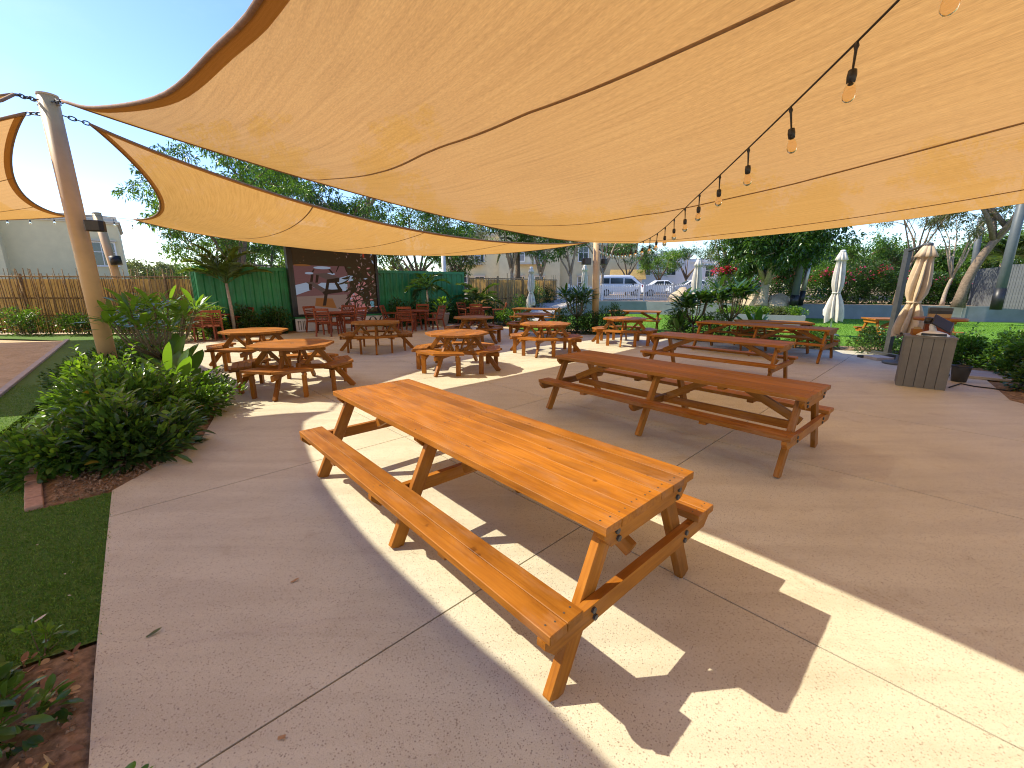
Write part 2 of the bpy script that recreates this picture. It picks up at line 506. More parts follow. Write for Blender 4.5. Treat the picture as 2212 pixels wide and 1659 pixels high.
def sail_mat(name='shade_cloth', tl_share=.57, pores=.028, dim=1.0):
    """knitted shade cloth: diffuse on both faces, much light scattered through, a few open pores"""
    m, nt, b, o = new_mat(name)
    uv = nt.nodes.new('ShaderNodeTexCoord')
    mp = nt.nodes.new('ShaderNodeMapping'); mp.inputs['Scale'].default_value = (8.0, .22, 1)
    nt.links.new(uv.outputs['UV'], mp.inputs['Vector'])
    n1 = noise(nt, 3.0, 6, .66, mp.outputs['Vector'])
    mp2 = nt.nodes.new('ShaderNodeMapping'); mp2.inputs['Scale'].default_value = (34, 6, 1)
    nt.links.new(uv.outputs['UV'], mp2.inputs['Vector'])
    n2 = noise(nt, 3.0, 3, .7, mp2.outputs['Vector'])
    n3 = noise(nt, .35, 3, .5, uv.outputs['UV'])
    r1 = ramp(nt, n1.outputs['Fac'], [(.25, (.51, .268, .066)), (.5, (.625, .338, .088)), (.75, (.69, .39, .11))])
    r2 = ramp(nt, n2.outputs['Fac'], [(.25, (.76, .73, .68)), (.75, (1.12, 1.12, 1.12))])
    c = mixc(nt, r1.outputs['Color'], r2.outputs['Color'], .9, 'MULTIPLY')
    r3 = ramp(nt, n3.outputs['Fac'], [(.3, (.97, .96, .95)), (.7, (1.02, 1.02, 1.02))])
    c = mixc(nt, c, r3.outputs['Color'], 1.0, 'MULTIPLY')
    c = mixc(nt, c, (dim, dim * (1.0 if dim > .9 else 1.04), dim * (1.0 if dim > .9 else 1.3)), 1.0, 'MULTIPLY')
    df = nt.nodes.new('ShaderNodeBsdfDiffuse'); tl = nt.nodes.new('ShaderNodeBsdfTranslucent'); tp = nt.nodes.new('ShaderNodeBsdfTransparent')
    nt.links.new(c, df.inputs['Color']); nt.links.new(c, tl.inputs['Color'])
    bn = nt.nodes.new('ShaderNodeBump'); bn.inputs['Strength'].default_value = .25; bn.inputs['Distance'].default_value = .01
    nt.links.new(n2.outputs['Fac'], bn.inputs['Height']); nt.links.new(bn.outputs[0], df.inputs['Normal'])
    a = nt.nodes.new('ShaderNodeMixShader'); a.inputs[0].default_value = tl_share
    nt.links.new(df.outputs[0], a.inputs[1]); nt.links.new(tl.outputs[0], a.inputs[2])
    z = nt.nodes.new('ShaderNodeMixShader'); z.inputs[0].default_value = pores
    nt.links.new(a.outputs[0], z.inputs[1]); nt.links.new(tp.outputs[0], z.inputs[2])
    nt.links.new(z.outputs[0], o.inputs['Surface'])
    return m
M['sail'] = sail_mat()
M['hem'] = sail_mat('shade_cloth_doubled_hem', .45, .0, .8)

# ------------------------------------------------------------------ ground
sheet('ground', [(-400, -400), (400, -400), (400, 500), (-400, 500)], -0.06, M['sand'])
PATIO = [(-1.52, 1.14), (-1.87, 1.52), (-2.69, 2.44), (-3.37, 3.21), (-3.40, 3.67), (-3.40, 4.06), (-3.52, 4.47), (-3.87, 5.15), (-4.36, 6.0),
         (-4.95, 6.75), (-6.1, 7.9), (-7.6, 9.4), (-9.0, 10.9), (-9.7, 12.3), (-8.9, 13.4), (-7.95, 15.15), (-5.6, 17.55), (-4.0, 18.7), (-2.6, 18.6),
         (-0.8, 17.2), (0.9, 15.5), (2.3, 14.6), (3.6, 14.75), (4.7, 13.9), (5.4, 13.0), (6.6, 12.35), (8.0, 11.3), (9.2, 10.9), (9.7, 9.9), (9.3, 8.5), (8.98, 7.79), (8.1, 6.75),
         (7.5, 6.05), (7.45, 5.55), (8.0, 4.6), (11, 1.0), (14, -4), (13, -9), (2, -9), (3.2, -4.2)]
e1 = (math.cos(R(43.5)), math.sin(R(43.5))); e2 = (-e1[1], e1[0])
patio = sheet('patio', PATIO, -0.014, M['soil'])
G = 0.005
for i in range(-5, 8):
    for j in range(-6, 9):
        if i == -2: continue
        u0, u1 = (2.2 + 2.45 * i if i != -1 else 2.2 - 4.9), 2.2 + 2.45 * (i + 1)
        w0, w1 = 1.6 + 2.5 * j, 1.6 + 2.5 * (j + 1)
        p = list(PATIO)
        p = clip_poly(p, e1[0], e1[1], u1 - G)
        if len(p) > 2: p = clip_poly(p, -e1[0], -e1[1], -u0 - G)
        if len(p) > 2: p = clip_poly(p, e2[0], e2[1], w1 - G)
        if len(p) > 2: p = clip_poly(p, -e2[0], -e2[1], -w0 - G)
        q = []
        for a in p:
            if not q or (Vector(a) - Vector(q[-1])).length > 1e-4: q.append(a)
        if len(q) < 3: continue
        bm = bmesh.new()
        try:
            f = bm.faces.new([bm.verts.new((a[0], a[1], 0)) for a in q])
        except ValueError:
            bm.free(); continue
        bm.normal_update()
        if f.normal.z < 0: f.normal_flip()
        if f.calc_area() < .01: bm.free(); continue
        r_ = bmesh.ops.extrude_face_region(bm, geom=[f])
        nv = [g for g in r_['geom'] if isinstance(g, bmesh.types.BMVert)]
        bmesh.ops.translate(bm, vec=(0, 0, -.013), verts=nv)
        bmesh.ops.recalc_face_normals(bm, faces=bm.faces)
        bmesh.ops.triangulate(bm, faces=bm.faces)
        me = bpy.data.meshes.new('slab'); bm.to_mesh(me); bm.free(); me.materials.append(M['concrete'])
        obj('slab', me, patio)

def soil_mesh(name, poly, z, seed, amp=.04, res=.12):
    """uneven bed of soil inside a polygon"""
    bm = bmesh.new()
    bm.faces.new([bm.verts.new((p[0], p[1], z)) for p in poly])
    bmesh.ops.triangulate(bm, faces=bm.faces)
    me = bpy.data.meshes.new(name); 
    for _ in range(7):
        long_e = [e for e in bm.edges if e.calc_length() > res * 2]
        if not long_e: break
        bmesh.ops.subdivide_edges(bm, edges=long_e, cuts=1)
        bmesh.ops.triangulate(bm, faces=bm.faces)
    from mathutils import noise as mn
    for v in bm.verts:
        if not v.is_boundary:
            v.co.z += amp * (mn.noise(Vector((v.co.x * 2.3, v.co.y * 2.3, seed))) + .5 * mn.noise(Vector((v.co.x * 7, v.co.y * 7, seed + 3))) + .45 * mn.noise(Vector((v.co.x * 19, v.co.y * 19, seed + 5)))) + amp * .6
    bm.normal_update()
    if sum(f.normal.z for f in bm.faces) < 0: bmesh.ops.reverse_faces(bm, faces=bm.faces)
    for f in bm.faces: f.smooth = True
    bm.to_mesh(me); bm.free(); me.materials.append(M['soil'])
    o = obj(name, me); o['kind'] = 'structure'
    return o

soil_mesh('planting_bed_left', [(-3.37, 3.21), (-3.66, 2.94), (-4.2, 3.36), (-6.0, 5.2), (-8.0, 7.6), (-10.2, 10.5), (-10.8, 12.6), (-9.7, 12.3), (-9.0, 10.9), (-7.6, 9.4), (-6.1, 7.9), (-4.95, 6.75), (-4.36, 6.0), (-3.87, 5.15), (-3.52, 4.47), (-3.4, 4.06), (-3.4, 3.67)], -.025, 1)
soil_mesh('planting_bed_front', [(-1.52, 1.14), (-1.87, 1.52), (-2.03, 1.70), (-2.30, 1.52), (-3.4, .9), (-3.4, -1.0), (.2, -1.0)], -.03, 2, .03, .03)
soil_mesh('planting_bed_right', [(7.5, 6.05), (8.1, 6.75), (8.98, 7.79), (9.3, 8.5), (9.7, 9.9), (10.6, 10.2), (11.6, 9.0), (11.5, 5.5), (11, 1.0), (8.0, 4.6), (7.45, 5.55)], -.025, 5)
soil_mesh('planting_bed_middle', [(2.3, 14.6), (3.6, 14.75), (4.7, 13.9), (5.4, 13.0), (6.6, 12.35), (8.0, 11.3), (9.2, 10.9), (9.7, 9.9), (10.6, 10.2), (10.4, 11.6), (8.6, 12.4), (6.9, 13.4), (5.6, 14.2), (4.6, 15.6), (3, 16.6), (1.6, 16.6), (.9, 15.5)], -.025, 6)
soil_mesh('planting_bed_container', [(-9.7, 12.3), (-10.8, 12.6), (-11.4, 13.5), (-9.0, 15.6), (-5, 19.2), (-2, 21.6), (.6, 24.5), (1.2, 24.0), (.2, 20.2), (-.8, 17.2), (-2.6, 18.6), (-4, 18.7), (-5.6, 17.55), (-7.95, 15.15), (-8.9, 13.4)], -.025, 8)
# artificial turf strip on the left, sandy play court beyond its edging
sheet('turf_left', [(-2.03, 1.70), (-2.69, 2.44), (-3.37, 3.21), (-3.66, 2.94), (-4.2, 3.36), (-6, 5.2), (-8.0, 7.6), (-10.2, 10.5), (-10.8, 12.6), (-11.4, 13.5), (-12.2, 15.2), (-22, 14.6), (-15.2, 13.35), (-14.06, 13.13), (-8.19, 6.45), (-1.9, -.7), (-3.4, .9), (-2.3, 1.52)], -.012, M['turf'])
sheet('sand_court', [(-8.25, 6.5), (-14.1, 13.18), (-22, 12.3), (-30, 11), (-30, -6), (-2.0, -.75)], -.02, M['sand'])
kb = empty('court_kerb', (-8.19, 6.45, 0), 0, 'low pale concrete kerb between the turf strip and the sand court', 'kerb')
for k in range(12):
    d = Vector((-14.06 + 8.19, 13.13 - 6.45, 0)).normalized()
    board('kerb_stone', kb, (.98, .1, .08), d * (k - 3.0 + .5), M['kerb'], (0, 0, math.atan2(d.y, d.x)), .006)
for o_ in list(kb.children): o_.location.z = -.01
# brick edging of the left bed
be = empty('brick_edging', (-3.70, 2.92, 0), 0, 'row of tan bricks edging the left planting bed', 'edging')
d = Vector((-4.2 + 3.7, 3.36 - 2.92, 0)).normalized()
for k in range(5):
    board('brick', be, (.205, .10, .06), d * (.1 + .213 * k) + Vector((0, 0, -.008 + .004 * (k % 2))), M['brick'], (0, 0, math.atan2(d.y, d.x) + random.uniform(-.03, .03)), .006)

# right-hand lawn, retaining wall, terrace and street behind
sheet('lawn', [(.9, 15.5), (2.3, 14.9), (5.4, 13.2), (9.2, 11.2), (10.6, 10.2), (11.6, 9.0), (11.5, 5.5), (11, 1), (30, 1), (30, 24), (20, 29), (3, 31), (-.2, 24), (-.2, 18)], -.018, M['turf_far'])
WALL = [(1.0, 28.5), (4.4, 28.2), (4.55, 26.4), (8.2, 26.0), (13, 23.4), (20.5, 21.4), (22, 20.6), (30, 18.0)]
TERR_Z = .66
sheet('terrace', [(1.0, 28.5), (4.4, 28.3), (4.65, 26.5), (8.2, 26.1), (13, 23.5), (20.5, 21.5), (22, 20.7), (30, 18.1), (140, -20), (140, 160), (-140, 160), (-140, 40), (-20, 30.5)], TERR_Z, M['terrace'])
sheet('street', [(-140, 44), (-6, 32.6), (12, 31.2), (40, 28.8), (140, 20), (140, 34), (40, 46), (-6, 49), (-140, 62)], TERR_Z + .012, M['asphalt'])
wl_ = empty('retaining_wall', (1, 28.5, 0), 0, 'low grey rendered retaining wall behind the lawn', 'wall')
for k in range(len(WALL) - 1):
    a = Vector((*WALL[k], 0)); b_ = Vector((*WALL[k + 1], 0)); d = (b_ - a); L = d.length
    h = .74 if k < 3 else (.72 if k < 4 else .70)
    mb = MB(); mb.box((0, 0, h / 2 - .03), (L + .16, .18, h + .06))
    mb.build('wall_section', M['grey_wall'], wl_, False, (a + b_) / 2 - wl_.location + Vector((0, 0, .002 * k)), (0, 0, math.atan2(d.y, d.x)))
# ramp up to the gate
rp = MB()
rp.add([(-.3, 21.5, .0), (1.4, 20.6, .0), (5.0, 28.1, .76), (2.2, 28.9, .76), (-.3, 21.5, -.3), (1.4, 20.6, -.3), (5.0, 28.1, -.3), (2.2, 28.9, -.3)],
       [(0, 1, 2, 3), (1, 5, 6, 2), (0, 3, 7, 4), (2, 6, 7, 3)])
ro = rp.build('ramp', M['kerb']); ro['kind'] = 'structure'
for (a, b_, lab) in (((-.35, 21.4, .0), (2.1, 28.9, .76), 'grey kerb along the fence side of the ramp'), ((1.5, 20.5, .0), (4.35, 27.6, .72), 'grey kerb along the lawn side of the ramp')):
    o_ = beam('ramp_kerb', None, Vector(a) + Vector((0, 0, .02)), Vector(b_) + Vector((0, 0, .02)), .2, .22, M['grey_wall'])
    tag(o_, lab, 'kerb')

# ------------------------------------------------------------------ shade sails
T1 = Vector((-6.65, 6.78, 4.27)); T2 = Vector((3.0, 15.5, 3.25)); T3 = Vector((-14.75, 16.0, 4.16)); T4 = Vector((-3.3, 19.9, 3.3))
T5 = Vector((12.0, 2.5, 3.72)); T6 = Vector((3.0, -4.2, 3.3)); T7 = Vector((-15.5, 3.0, 3.8)); T8 = Vector((-23, 13, 4.0)); T9 = Vector((-8.2, -7.0, 4.0))

def edge_curve(a, b, inward, bulge, sag):
    inward = Vector(inward).normalized()
    return lambda s: a.lerp(b, s) + (inward * bulge + Vector((0, 0, -sag))) * (4 * s * (1 - s)) ** .92

def poly_curve(pts):
    pts = [Vector(p) for p in pts]
    ds = [0]
    for i in range(1, len(pts)): ds.append(ds[-1] + (pts[i] - pts[i - 1]).length)
    tot = ds[-1]
    def f(s):
        x = s * tot
        i = 0
        while i < len(pts) - 2 and ds[i + 1] < x: i += 1
        t = (x - ds[i]) / (ds[i + 1] - ds[i])
        p0 = pts[i - 1] if i > 0 else pts[i] * 2 - pts[i + 1]
        p1, p2 = pts[i], pts[i + 1]
        p3 = pts[i + 2] if i + 2 < len(pts) else pts[i + 1] * 2 - pts[i]
        return .5 * ((2 * p1) + (p2 - p0) * t + (2 * p0 - 5 * p1 + 4 * p2 - p3) * t * t + (3 * p1 - p0 - 3 * p2 + p3) * t * t * t)
    return f

def sail(name, label, c0, c1, d0, d1, seams, n=44, skew=0.0, billow=0.0, size=(12, 14)):
    """c0: A->B, c1: D->C, d0: A->D, d1: B->C"""
    A, B, D, C_ = c0(0), c0(1), c1(0), c1(1)
    def S(u, v):
        p = c0(u).lerp(c1(u), v) + d0(v).lerp(d1(v), u) - (A * (1 - u) * (1 - v) + B * u * (1 - v) + D * (1 - u) * v + C_ * u * v)
        return p + Vector((0, 0, -billow * 16 * u * (1 - u) * v * (1 - v)))
    root = empty(name, (A.x, A.y, A.z), 0, label, 'shade sail')
    o0 = A
    vs = [S(i / n, j / n) - o0 for i in range(n + 1) for j in range(n + 1)]
    fs = [(i * (n + 1) + j, (i + 1) * (n + 1) + j, (i + 1) * (n + 1) + j + 1, i * (n + 1) + j + 1) for i in range(n) for j in range(n)]
    mb = MB(); mb.add(vs, fs)
    me = mb.mesh('cloth', M['sail'], True)
    uvl = me.uv_layers.new(name='UVMap')
    uvs = np.array([(((i / n) + skew * (j / n)) * size[0], j / n * size[1]) for i in range(n + 1) for j in range(n + 1)], dtype=np.float32)
    li = np.zeros(len(me.loops), dtype=np.int32); me.loops.foreach_get('vertex_index', li)
    uvl.data.foreach_set('uv', uvs[li].ravel())
    obj('cloth', me, root)
    for c in (c0, c1, d0, d1):
        mb = MB(); mb.tube([c(k / 48) - o0 for k in range(49)], .02, 6)
        mb.build('edge_webbing', M['cord'], root, True)
    la = (c0(.5) - c1(.5)).length; lb = (d0(.5) - d1(.5)).length
    hw, hv = .1 / lb, .1 / la
    for (fa, fb) in ((lambda t: S(t, 0), lambda t: S(t, hv)), (lambda t: S(t, 1), lambda t: S(t, 1 - hv)), (lambda t: S(0, t), lambda t: S(hw, t)), (lambda t: S(1, t), lambda t: S(1 - hw, t))):
        mb = MB(); vv = []
        for k in range(61):
            t = k / 60
            for q in (fa(t), fb(t)): vv.append(q - o0 + Vector((0, 0, -.007)))
        mb.add(vv, [(2 * k, 2 * k + 1, 2 * k + 3, 2 * k + 2) for k in range(60)])
        hm = mb.build('hem', M['hem'], root, True)
        ul = hm.data.uv_layers.new(name='UVMap')
    for s0 in seams:
        pts = []
        if not isinstance(s0, (list, tuple)): s0 = [(0, s0), (1, s0)]
        for k in range(81):
            v = k / 80
            u = float(np.interp(v, [q[0] for q in s0], [q[1] for q in s0]))
            pts.append(S(u, v) - o0)
        if len(pts) < 4: continue
        mb = MB(); vv = []
        for k, p in enumerate(pts):
            t = (pts[min(k + 1, len(pts) - 1)] - pts[max(k - 1, 0)]).normalized(); sd = t.cross(Vector((0, 0, 1))).normalized() * .014
            vv += [p - sd + Vector((0, 0, -.006)), p + sd + Vector((0, 0, -.006)), p + sd + Vector((0, 0, -.012)), p - sd + Vector((0, 0, -.012))]
        ff = []
        for k in range(len(pts) - 1):
            for q in range(4): ff.append((4 * k + q, 4 * k + (q + 1) % 4, 4 * k + 4 + (q + 1) % 4, 4 * k + 4 + q))
        mb.add(vv, ff); mb.build('seam', M['seam'], root, True)
    return root, S

def off(T, towards, d=.35, dz=0.0):
    v = Vector(towards) - T; v.z = 0
    return T + v.normalized() * d + Vector((0, 0, -.08 + dz))

# main sail
A = off(T1, (2, 2, 0), .42); B = off(T2, (2, 5, 0), .25); C_ = T5; D_ = T6
m_ab = edge_curve(A, B, (.67, -.74, 0), .75, .52)
m_bc = edge_curve(B, C_, (-.82, -.57, 0), .35, .55)
m_dc = edge_curve(D_, C_, (-.6, .8, 0), .6, .3)
m_ad = poly_curve([A, (-5.17, 5.79, 3.82), (-3.3, 4.41, 3.40), (-2.05, 3.36, 3.30), (-1.41, 2.75, 3.23), (-.55, 1.75, 3.16), (.5, .2, 3.12), (1.6, -1.9, 3.15), D_])
sail('shade_sail', 'large tan shade sail stretched overhead above the long picnic tables', m_ab, m_dc, m_ad, m_bc, ([(0, .225), (.13, .2), (.335, .163), (.46, .152), (.6, .158), (1, .2)], [(0, .48), (.16, .475), (.3, .465), (.4, .45), (.52, .412), (.63, .376), (1, .29)], [(0, .74), (.3, .74), (.6, .66), (1, .5)]), skew=.15, billow=.0)
# second sail over the octagonal tables
A2 = off(T1, (-6, 14, 0), .5, -.05); B2 = off(T2, (-4, 15, 0), .3); C2 = at(903, 541, 18.6); D2 = off(T3, (-6, 14, 0), 1.4, -.12)
s_ab = edge_curve(A2, B2, (-.67, .74, 0), .95, .5)
s_dc = edge_curve(D2, C2, (.2, -1, 0), .9, .42)
s_ad = edge_curve(A2, D2, (.75, .66, 0), .75, .25)
s_bc = edge_curve(B2, C2, (-.6, -.8, 0), .5, .3)
sail('shade_sail', 'long narrow tan shade sail above the octagonal tables, in front of the screen', s_ab, s_dc, s_ad, s_bc, (.28, .52, .76), n=36)
# third sail, left edge of the picture
A3 = off(T1, (-14, 8, 0), .5, -.05); B3 = off(T3, (-16, 12, 0), .9, -.1); C3 = T8; D3 = off(T7, (-13, 7, 0), .4)
sail('shade_sail', 'tan shade sail at the left edge, above the turf and sand court', edge_curve(A3, B3, (-.75, -.66, 0), .62, .25), edge_curve(D3, C3, (.7, .5, 0), 1.0, .4),
     poly_curve([A3, (-8.2, 6.55, 3.8), (-10.1, 5.95, 3.5), (-12.6, 4.7, 3.5), D3]), edge_curve(B3, C3, (-.2, -1, 0), .8, .4), (.35, .7), n=32)
# fourth sail, beside the viewer
A4 = off(T1, (-6, 2, 0), .55, -.05); B4 = T6 + Vector((-.5, .1, 0)); C4 = T9; D4 = off(T7, (-10, -1, 0), .4)
sail('shade_sail', 'tan shade sail hanging over the left foreground, beyond the picture edge', 
     poly_curve([A4, (-6.45, 5.75, 3.85), (-5.5, 4.43, 3.6), (-4.55, 3.3, 3.48), (-3.65, 2.4, 3.4), (-2.91, 1.74, 3.3), (-1.2, -.2, 3.2), (.6, -2.2, 3.2), B4]),
     edge_curve(D4, C4, (.5, .5, 0), .8, .4), poly_curve([A4, (-7.3, 5.95, 3.95), (-8.9, 4.9, 3.55), (-11.6, 3.6, 3.4), D4]), edge_curve(B4, C4, (-.3, 1, 0), .8, .3), (.35, .7), n=32)

# ------------------------------------------------------------------ poles
def chain(label, a, b, n=4):
    a = Vector(a); b = Vector(b)
    root = empty('chain', a, 0, label, 'chain')
    d = (b - a); q = d.to_track_quat('X', 'Z')
    for k in range(n):
        mb = MB()
        L = d.length / n * .62
        pts = []
        for t in range(13):
            an = 2 * math.pi * t / 12
            pts.append((math.cos(an) * L, math.sin(an) * .026, 0))
        mb.tube(pts, .009, 6, cap=False)
        o_ = mb.build('link', M['dark_metal'], root, True, d * ((k + .5) / n))
        o_.rotation_mode = 'QUATERNION'; o_.rotation_quaternion = q @ Quaternion((1, 0, 0), math.pi / 2 * (k % 2) + .3)
    return root

def pole(name, label, base, top, r, mat, group=None):
    base = Vector(base); top = Vector(top) - base
    root = empty(name, base, 0, label, 'pole')
    if group: root['group'] = group
    mb = MB(); mb.tube([(0, 0, -.05), top * .5, top], r, 24)
    o_ = mb.build('post', mat, root, True)
    for p_ in o_.data.polygons:
        if len(p_.vertices) > 4: p_.use_smooth = False
    mb = MB(); mb.tube([top - top.normalized() * .005, top + top.normalized() * .02], r * 1.04, 20); mb.build('cap', mat, root)
    mb = MB(); mb.tube([top * .975 + Vector((-r - .05, 0, 0)), top * .975 + Vector((r + .05, 0, 0))], .018, 8); mb.build('eye_bolt', M['steel'], root)
    return root

def speaker(label, loc, rz, s=1.0):
    root = empty('loudspeaker', loc, rz, label, 'loudspeaker')
    mb = MB()
    prof = [(-.11, -.09), (.11, -.09), (.15, -.02), (.15, .09), (-.15, .09), (-.15, -.02)]
    mb.prism([(p[0] * s, p[1] * s) for p in prof], -.1 * s, .1 * s)
    o_ = mb.build('cabinet', M['black'], root); o_.rotation_euler = (0, 0, 0)
    bv = o_.modifiers.new('b', 'BEVEL'); bv.width = .012; bv.segments = 2
    mb = MB(); mb.box((0, -.0955 * s, 0), (.2 * s, .008, .17 * s)); mb.build('grille', M['dark_metal'], root)
    mb = MB(); mb.tube([(0, .09 * s, 0), (0, .2 * s, 0)], .02, 8); mb.build('bracket', M['black'], root)
    return root

P1 = pole('sail_pole', 'thick cream sail pole at left, rising out of the shrubs', (T1.x, T1.y, 0), (T1.x - .03, T1.y, 4.33), .115, M['pole'])
P3 = pole('sail_pole', 'cream sail pole with a black band, behind the thick left pole by the reed fence', (T3.x + .45, T3.y - .2, 0), (T3.x - .2, T3.y, 4.2), .13, M['pole'])
mb = MB(); mb.tube([(-.17, .05, 2.42), (-.2, .06, 2.72)], .17, 20); mb.build('metal_band', M['black'], P3, True)
P2 = pole('sail_pole', 'cream sail pole between the lawn tables, carrying two black loudspeakers', (T2.x + .08, T2.y, 0), (T2.x, T2.y, 3.35), .125, M['pole'])
P4 = pole('sail_pole', 'pale sail pole standing behind the green container', (-3.2, 20.6, 0), (-3.25, 20.5, 3.42), .1, M['pole_white'])
speaker('black loudspeaker on the thick left sail pole', at(204, 488, 6.7), R(22), .78)
speaker('black loudspeaker on the left side of the lawn sail pole', (T2.x - .33, T2.y - .02, 2.52), R(15), 1.1)
speaker('black loudspeaker on the right side of the lawn sail pole', (T2.x + .28, T2.y + .15, 2.52), R(-60), 1.0)
chain('short chain joining the left pole to the main sail', T1 + Vector((.05, -.02, -.02)), A)
chain('short chain joining the left pole to the narrow sail', T1 + Vector((.05, .06, -.16)), A2)
chain('short chain joining the left pole to the sail at the left edge', T1 + Vector((-.1, .02, -.16)), A3)
chain('long chain joining the left pole to the sail beyond the picture edge', T1 + Vector((-.1, -.06, -.02)), A4, 5)
def wire(label, a, b, r=.008):
    a = Vector(a); b = Vector(b); mb = MB(); mb.tube([Vector((0, 0, 0)), (b - a) * .5 + Vector((0, 0, -.02)), b - a], r, 6)
    return tag(mb.build('tension_cable', M['dark_metal'], None, True, a), label, 'cable')
wire('thin steel cable tying the narrow sail to the banded pole', T3 + Vector((-.05, 0, -.03)), D2)
wire('thin steel cable tying the left edge sail to the banded pole', T3 + Vector((-.2, 0, -.03)), B3)
wire('thin steel cable tying the narrow sail to the pole behind the container', (-3.25, 20.4, 3.36), C2)

# ------------------------------------------------------------------ string lights
def light_string(label, pts, spacing, bulb=.03, drop=.12, start=.3, mat_glow=None):
    f = poly_curve(pts); N = 160
    P_ = [f(k / N) for k in range(N + 1)]
    root = empty('light_string', P_[0], 0, label, 'string lights')
    o0 = P_[0]
    mb = MB(); mb.tube([p - o0 for p in P_[::2]], .006, 5); mb.build('cable', M['black'], root, True)
    acc = start; L = 0
    msock = MB(); msock.lathe([(.006, 0), (.012, -.02), (.007, -.035), (.005, -drop + .0), (.018, -drop - .005), (.021, -drop - .03), (.018, -drop - .06), (.0, -drop - .062)], 10)
    ms = msock.mesh('socket', M['black'], True)
    mg = MB(); mg.lathe([(.014, 0), (.02, -.012), (.029, -.035), (.03, -.055), (.024, -.075), (.012, -.086), (.0, -.089)], 14)
    gm = mg.mesh('glass_bulb', M['bulb'], True)
    for k in range(N):
        seg = (P_[k + 1] - P_[k]).length
        while L + seg >= acc:
            p = P_[k].lerp(P_[k + 1], (acc - L) / seg) - o0
            a = obj('socket', ms, root, p, (random.uniform(-.12, .12), random.uniform(-.12, .12), random.uniform(0, 6)))
            obj('glass_bulb', gm, a, (0, 0, -drop - .06))
            acc += spacing
        L += seg
    return root
light_string('string of clear bulbs running under the main sail to the lawn pole', [(1.36, -.4, 3.12), (1.46, 1.0, 2.95), (1.66, 2.42, 2.80), (1.95, 4.64, 2.61), (2.40, 7.6, 2.49), (2.72, 11.2, 2.62), (2.98, 15.3, 3.08)], .6, start=.34)
light_string('string of small bulbs from the banded pole toward the green container', [T3 + Vector((.2, -.1, -.1)), at(330, 486, 15.6), at(432, 517, 15.4), at(560, 540, 16.2)], .78)
light_string('string of small bulbs at the left edge, ending at the banded pole', [at(-60, 464, 14.5), at(60, 467, 14.8), at(160, 465, 15.3), T3 + Vector((.0, -.1, -.05))], .62)
light_string('string of small bulbs strung across in front of the pale houses', [(-3.2, 20.5, 3.2), at(1010, 548, 21), at(1098, 537, 22.5), at(1180, 520, 24)], .95)

# ------------------------------------------------------------------ picnic tables
def bolt(parent, loc, axis='X'):
    mb = MB()
    if axis == 'X': mb.tube([(-.008, 0, 0), (.008, 0, 0)], .014, 6)
    else: mb.tube([(0, -.008, 0), (0, .008, 0)], .014, 6)
    return mb.build('bolt', M['dark_metal'], parent, False, loc)

def long_table(label, loc, yaw, L=2.97, frames=3, group='long picnic tables', stretcher=False, bolts=True, planks=7, mat=None):
    W_ = mat or M['wood']
    t = empty('picnic_table', loc, yaw, label, 'picnic table', group)
    pw = .762 / planks
    for k in range(planks):
        board('top_plank', t, (L + random.uniform(-.004, .004), pw - .0016, .040), (0, -.381 + pw * (k + .5), .73 + random.uniform(-.0008, .0008)), W_, c=.0009)
    for s in (-1, 1):
        for k in range(2):
            board('bench_plank', t, (L, .0955, .042), (0, s * (.552 + .098 * k), .423), W_, c=.003)
    xs = [-L / 2 + .09, 0, L / 2 - .09] if frames == 3 else [-L / 2 + .12, L / 2 - .12]
    for x in xs:
        sgn = 1 if x > .01 else -1
        for s in (-1, 1):
            beam('leg', t, (x, s * .575, .0), (x, s * .235, .705), .045, .092, W_, .004)
        for nm, hl, z in (('bench_beam', .70, .357), ('top_beam', .36, .664)):
            mb = MB(); pr = [(-hl, .044), (-hl, .012), (-hl + .055, -.044), (hl - .055, -.044), (hl, .012), (hl, .044)]
            mb.add([(q[0], -.021, q[1]) for q in pr] + [(q[0], .021, q[1]) for q in pr], [(0, 1, 2, 3, 4, 5), (11, 10, 9, 8, 7, 6)] + [(i, 6 + i, 6 + (i + 1) % 6, (i + 1) % 6) for i in range(6)])
            key = (nm, W_.name)
            if key not in _cb: _cb[key] = mb.mesh(nm, W_)
            obj(nm, _cb[key], t, (x + sgn * .0465, 0, z), (0, 0, R(90)))
        if bolts and abs(x) > .1:
            for s in (-1, 1):
                for dz in (-.02, .02):
                    bolt(t, (x + sgn * .07, s * (.405 + dz * .3), .357 + dz))
                    bolt(t, (x + sgn * .07, s * (.265 + dz * .3), .664 + dz))
    for s in (-1, 1):
        beam('brace', t, (s * (xs[-1] - .03), .028 * s, .40), (s * (xs[-1] - .62), .028 * s, .69), .04, .085, W_)
    if frames == 3:
        beam('brace', t, (.03, -.02, .40), (.52, -.02, .69), .04, .085, W_)
        for x in (-L / 4, L / 4):
            board('top_batten', t, (.07, .68, .034), (x, 0, .692), W_)
            for s in (-1, 1): board('bench_batten', t, (.07, .17, .034), (x, s * .6, .384), W_)
    nl = MB()
    if bolts:
        for x in xs:
            for k in range(planks):
                for q in (-.022, .022):
                    y = -.381 + pw * (k + .5) + q + random.uniform(-.006, .006); xx = x + (.0465 if x > .01 else -.0465) + random.uniform(-.008, .008)
                    nl.tube([(xx, y, .745), (xx, y, .7513)], .0042, 6)
            for s in (-1, 1):
                for k in range(2):
                    for q in (-.02, .02):
                        y = s * (.552 + .098 * k) + q; xx = x + (.0465 if x > .01 else -.0465) + random.uniform(-.008, .008)
                        nl.tube([(xx, y, .44), (xx, y, .4453)], .0042, 6)
        nb_ = nl.build('nails', M['dark_metal'], t); nb_['kind'] = 'stuff'
    if stretcher:
        board('stretcher', t, (L - .3, .04, .085), (0, 0, .355), W_)
    return t

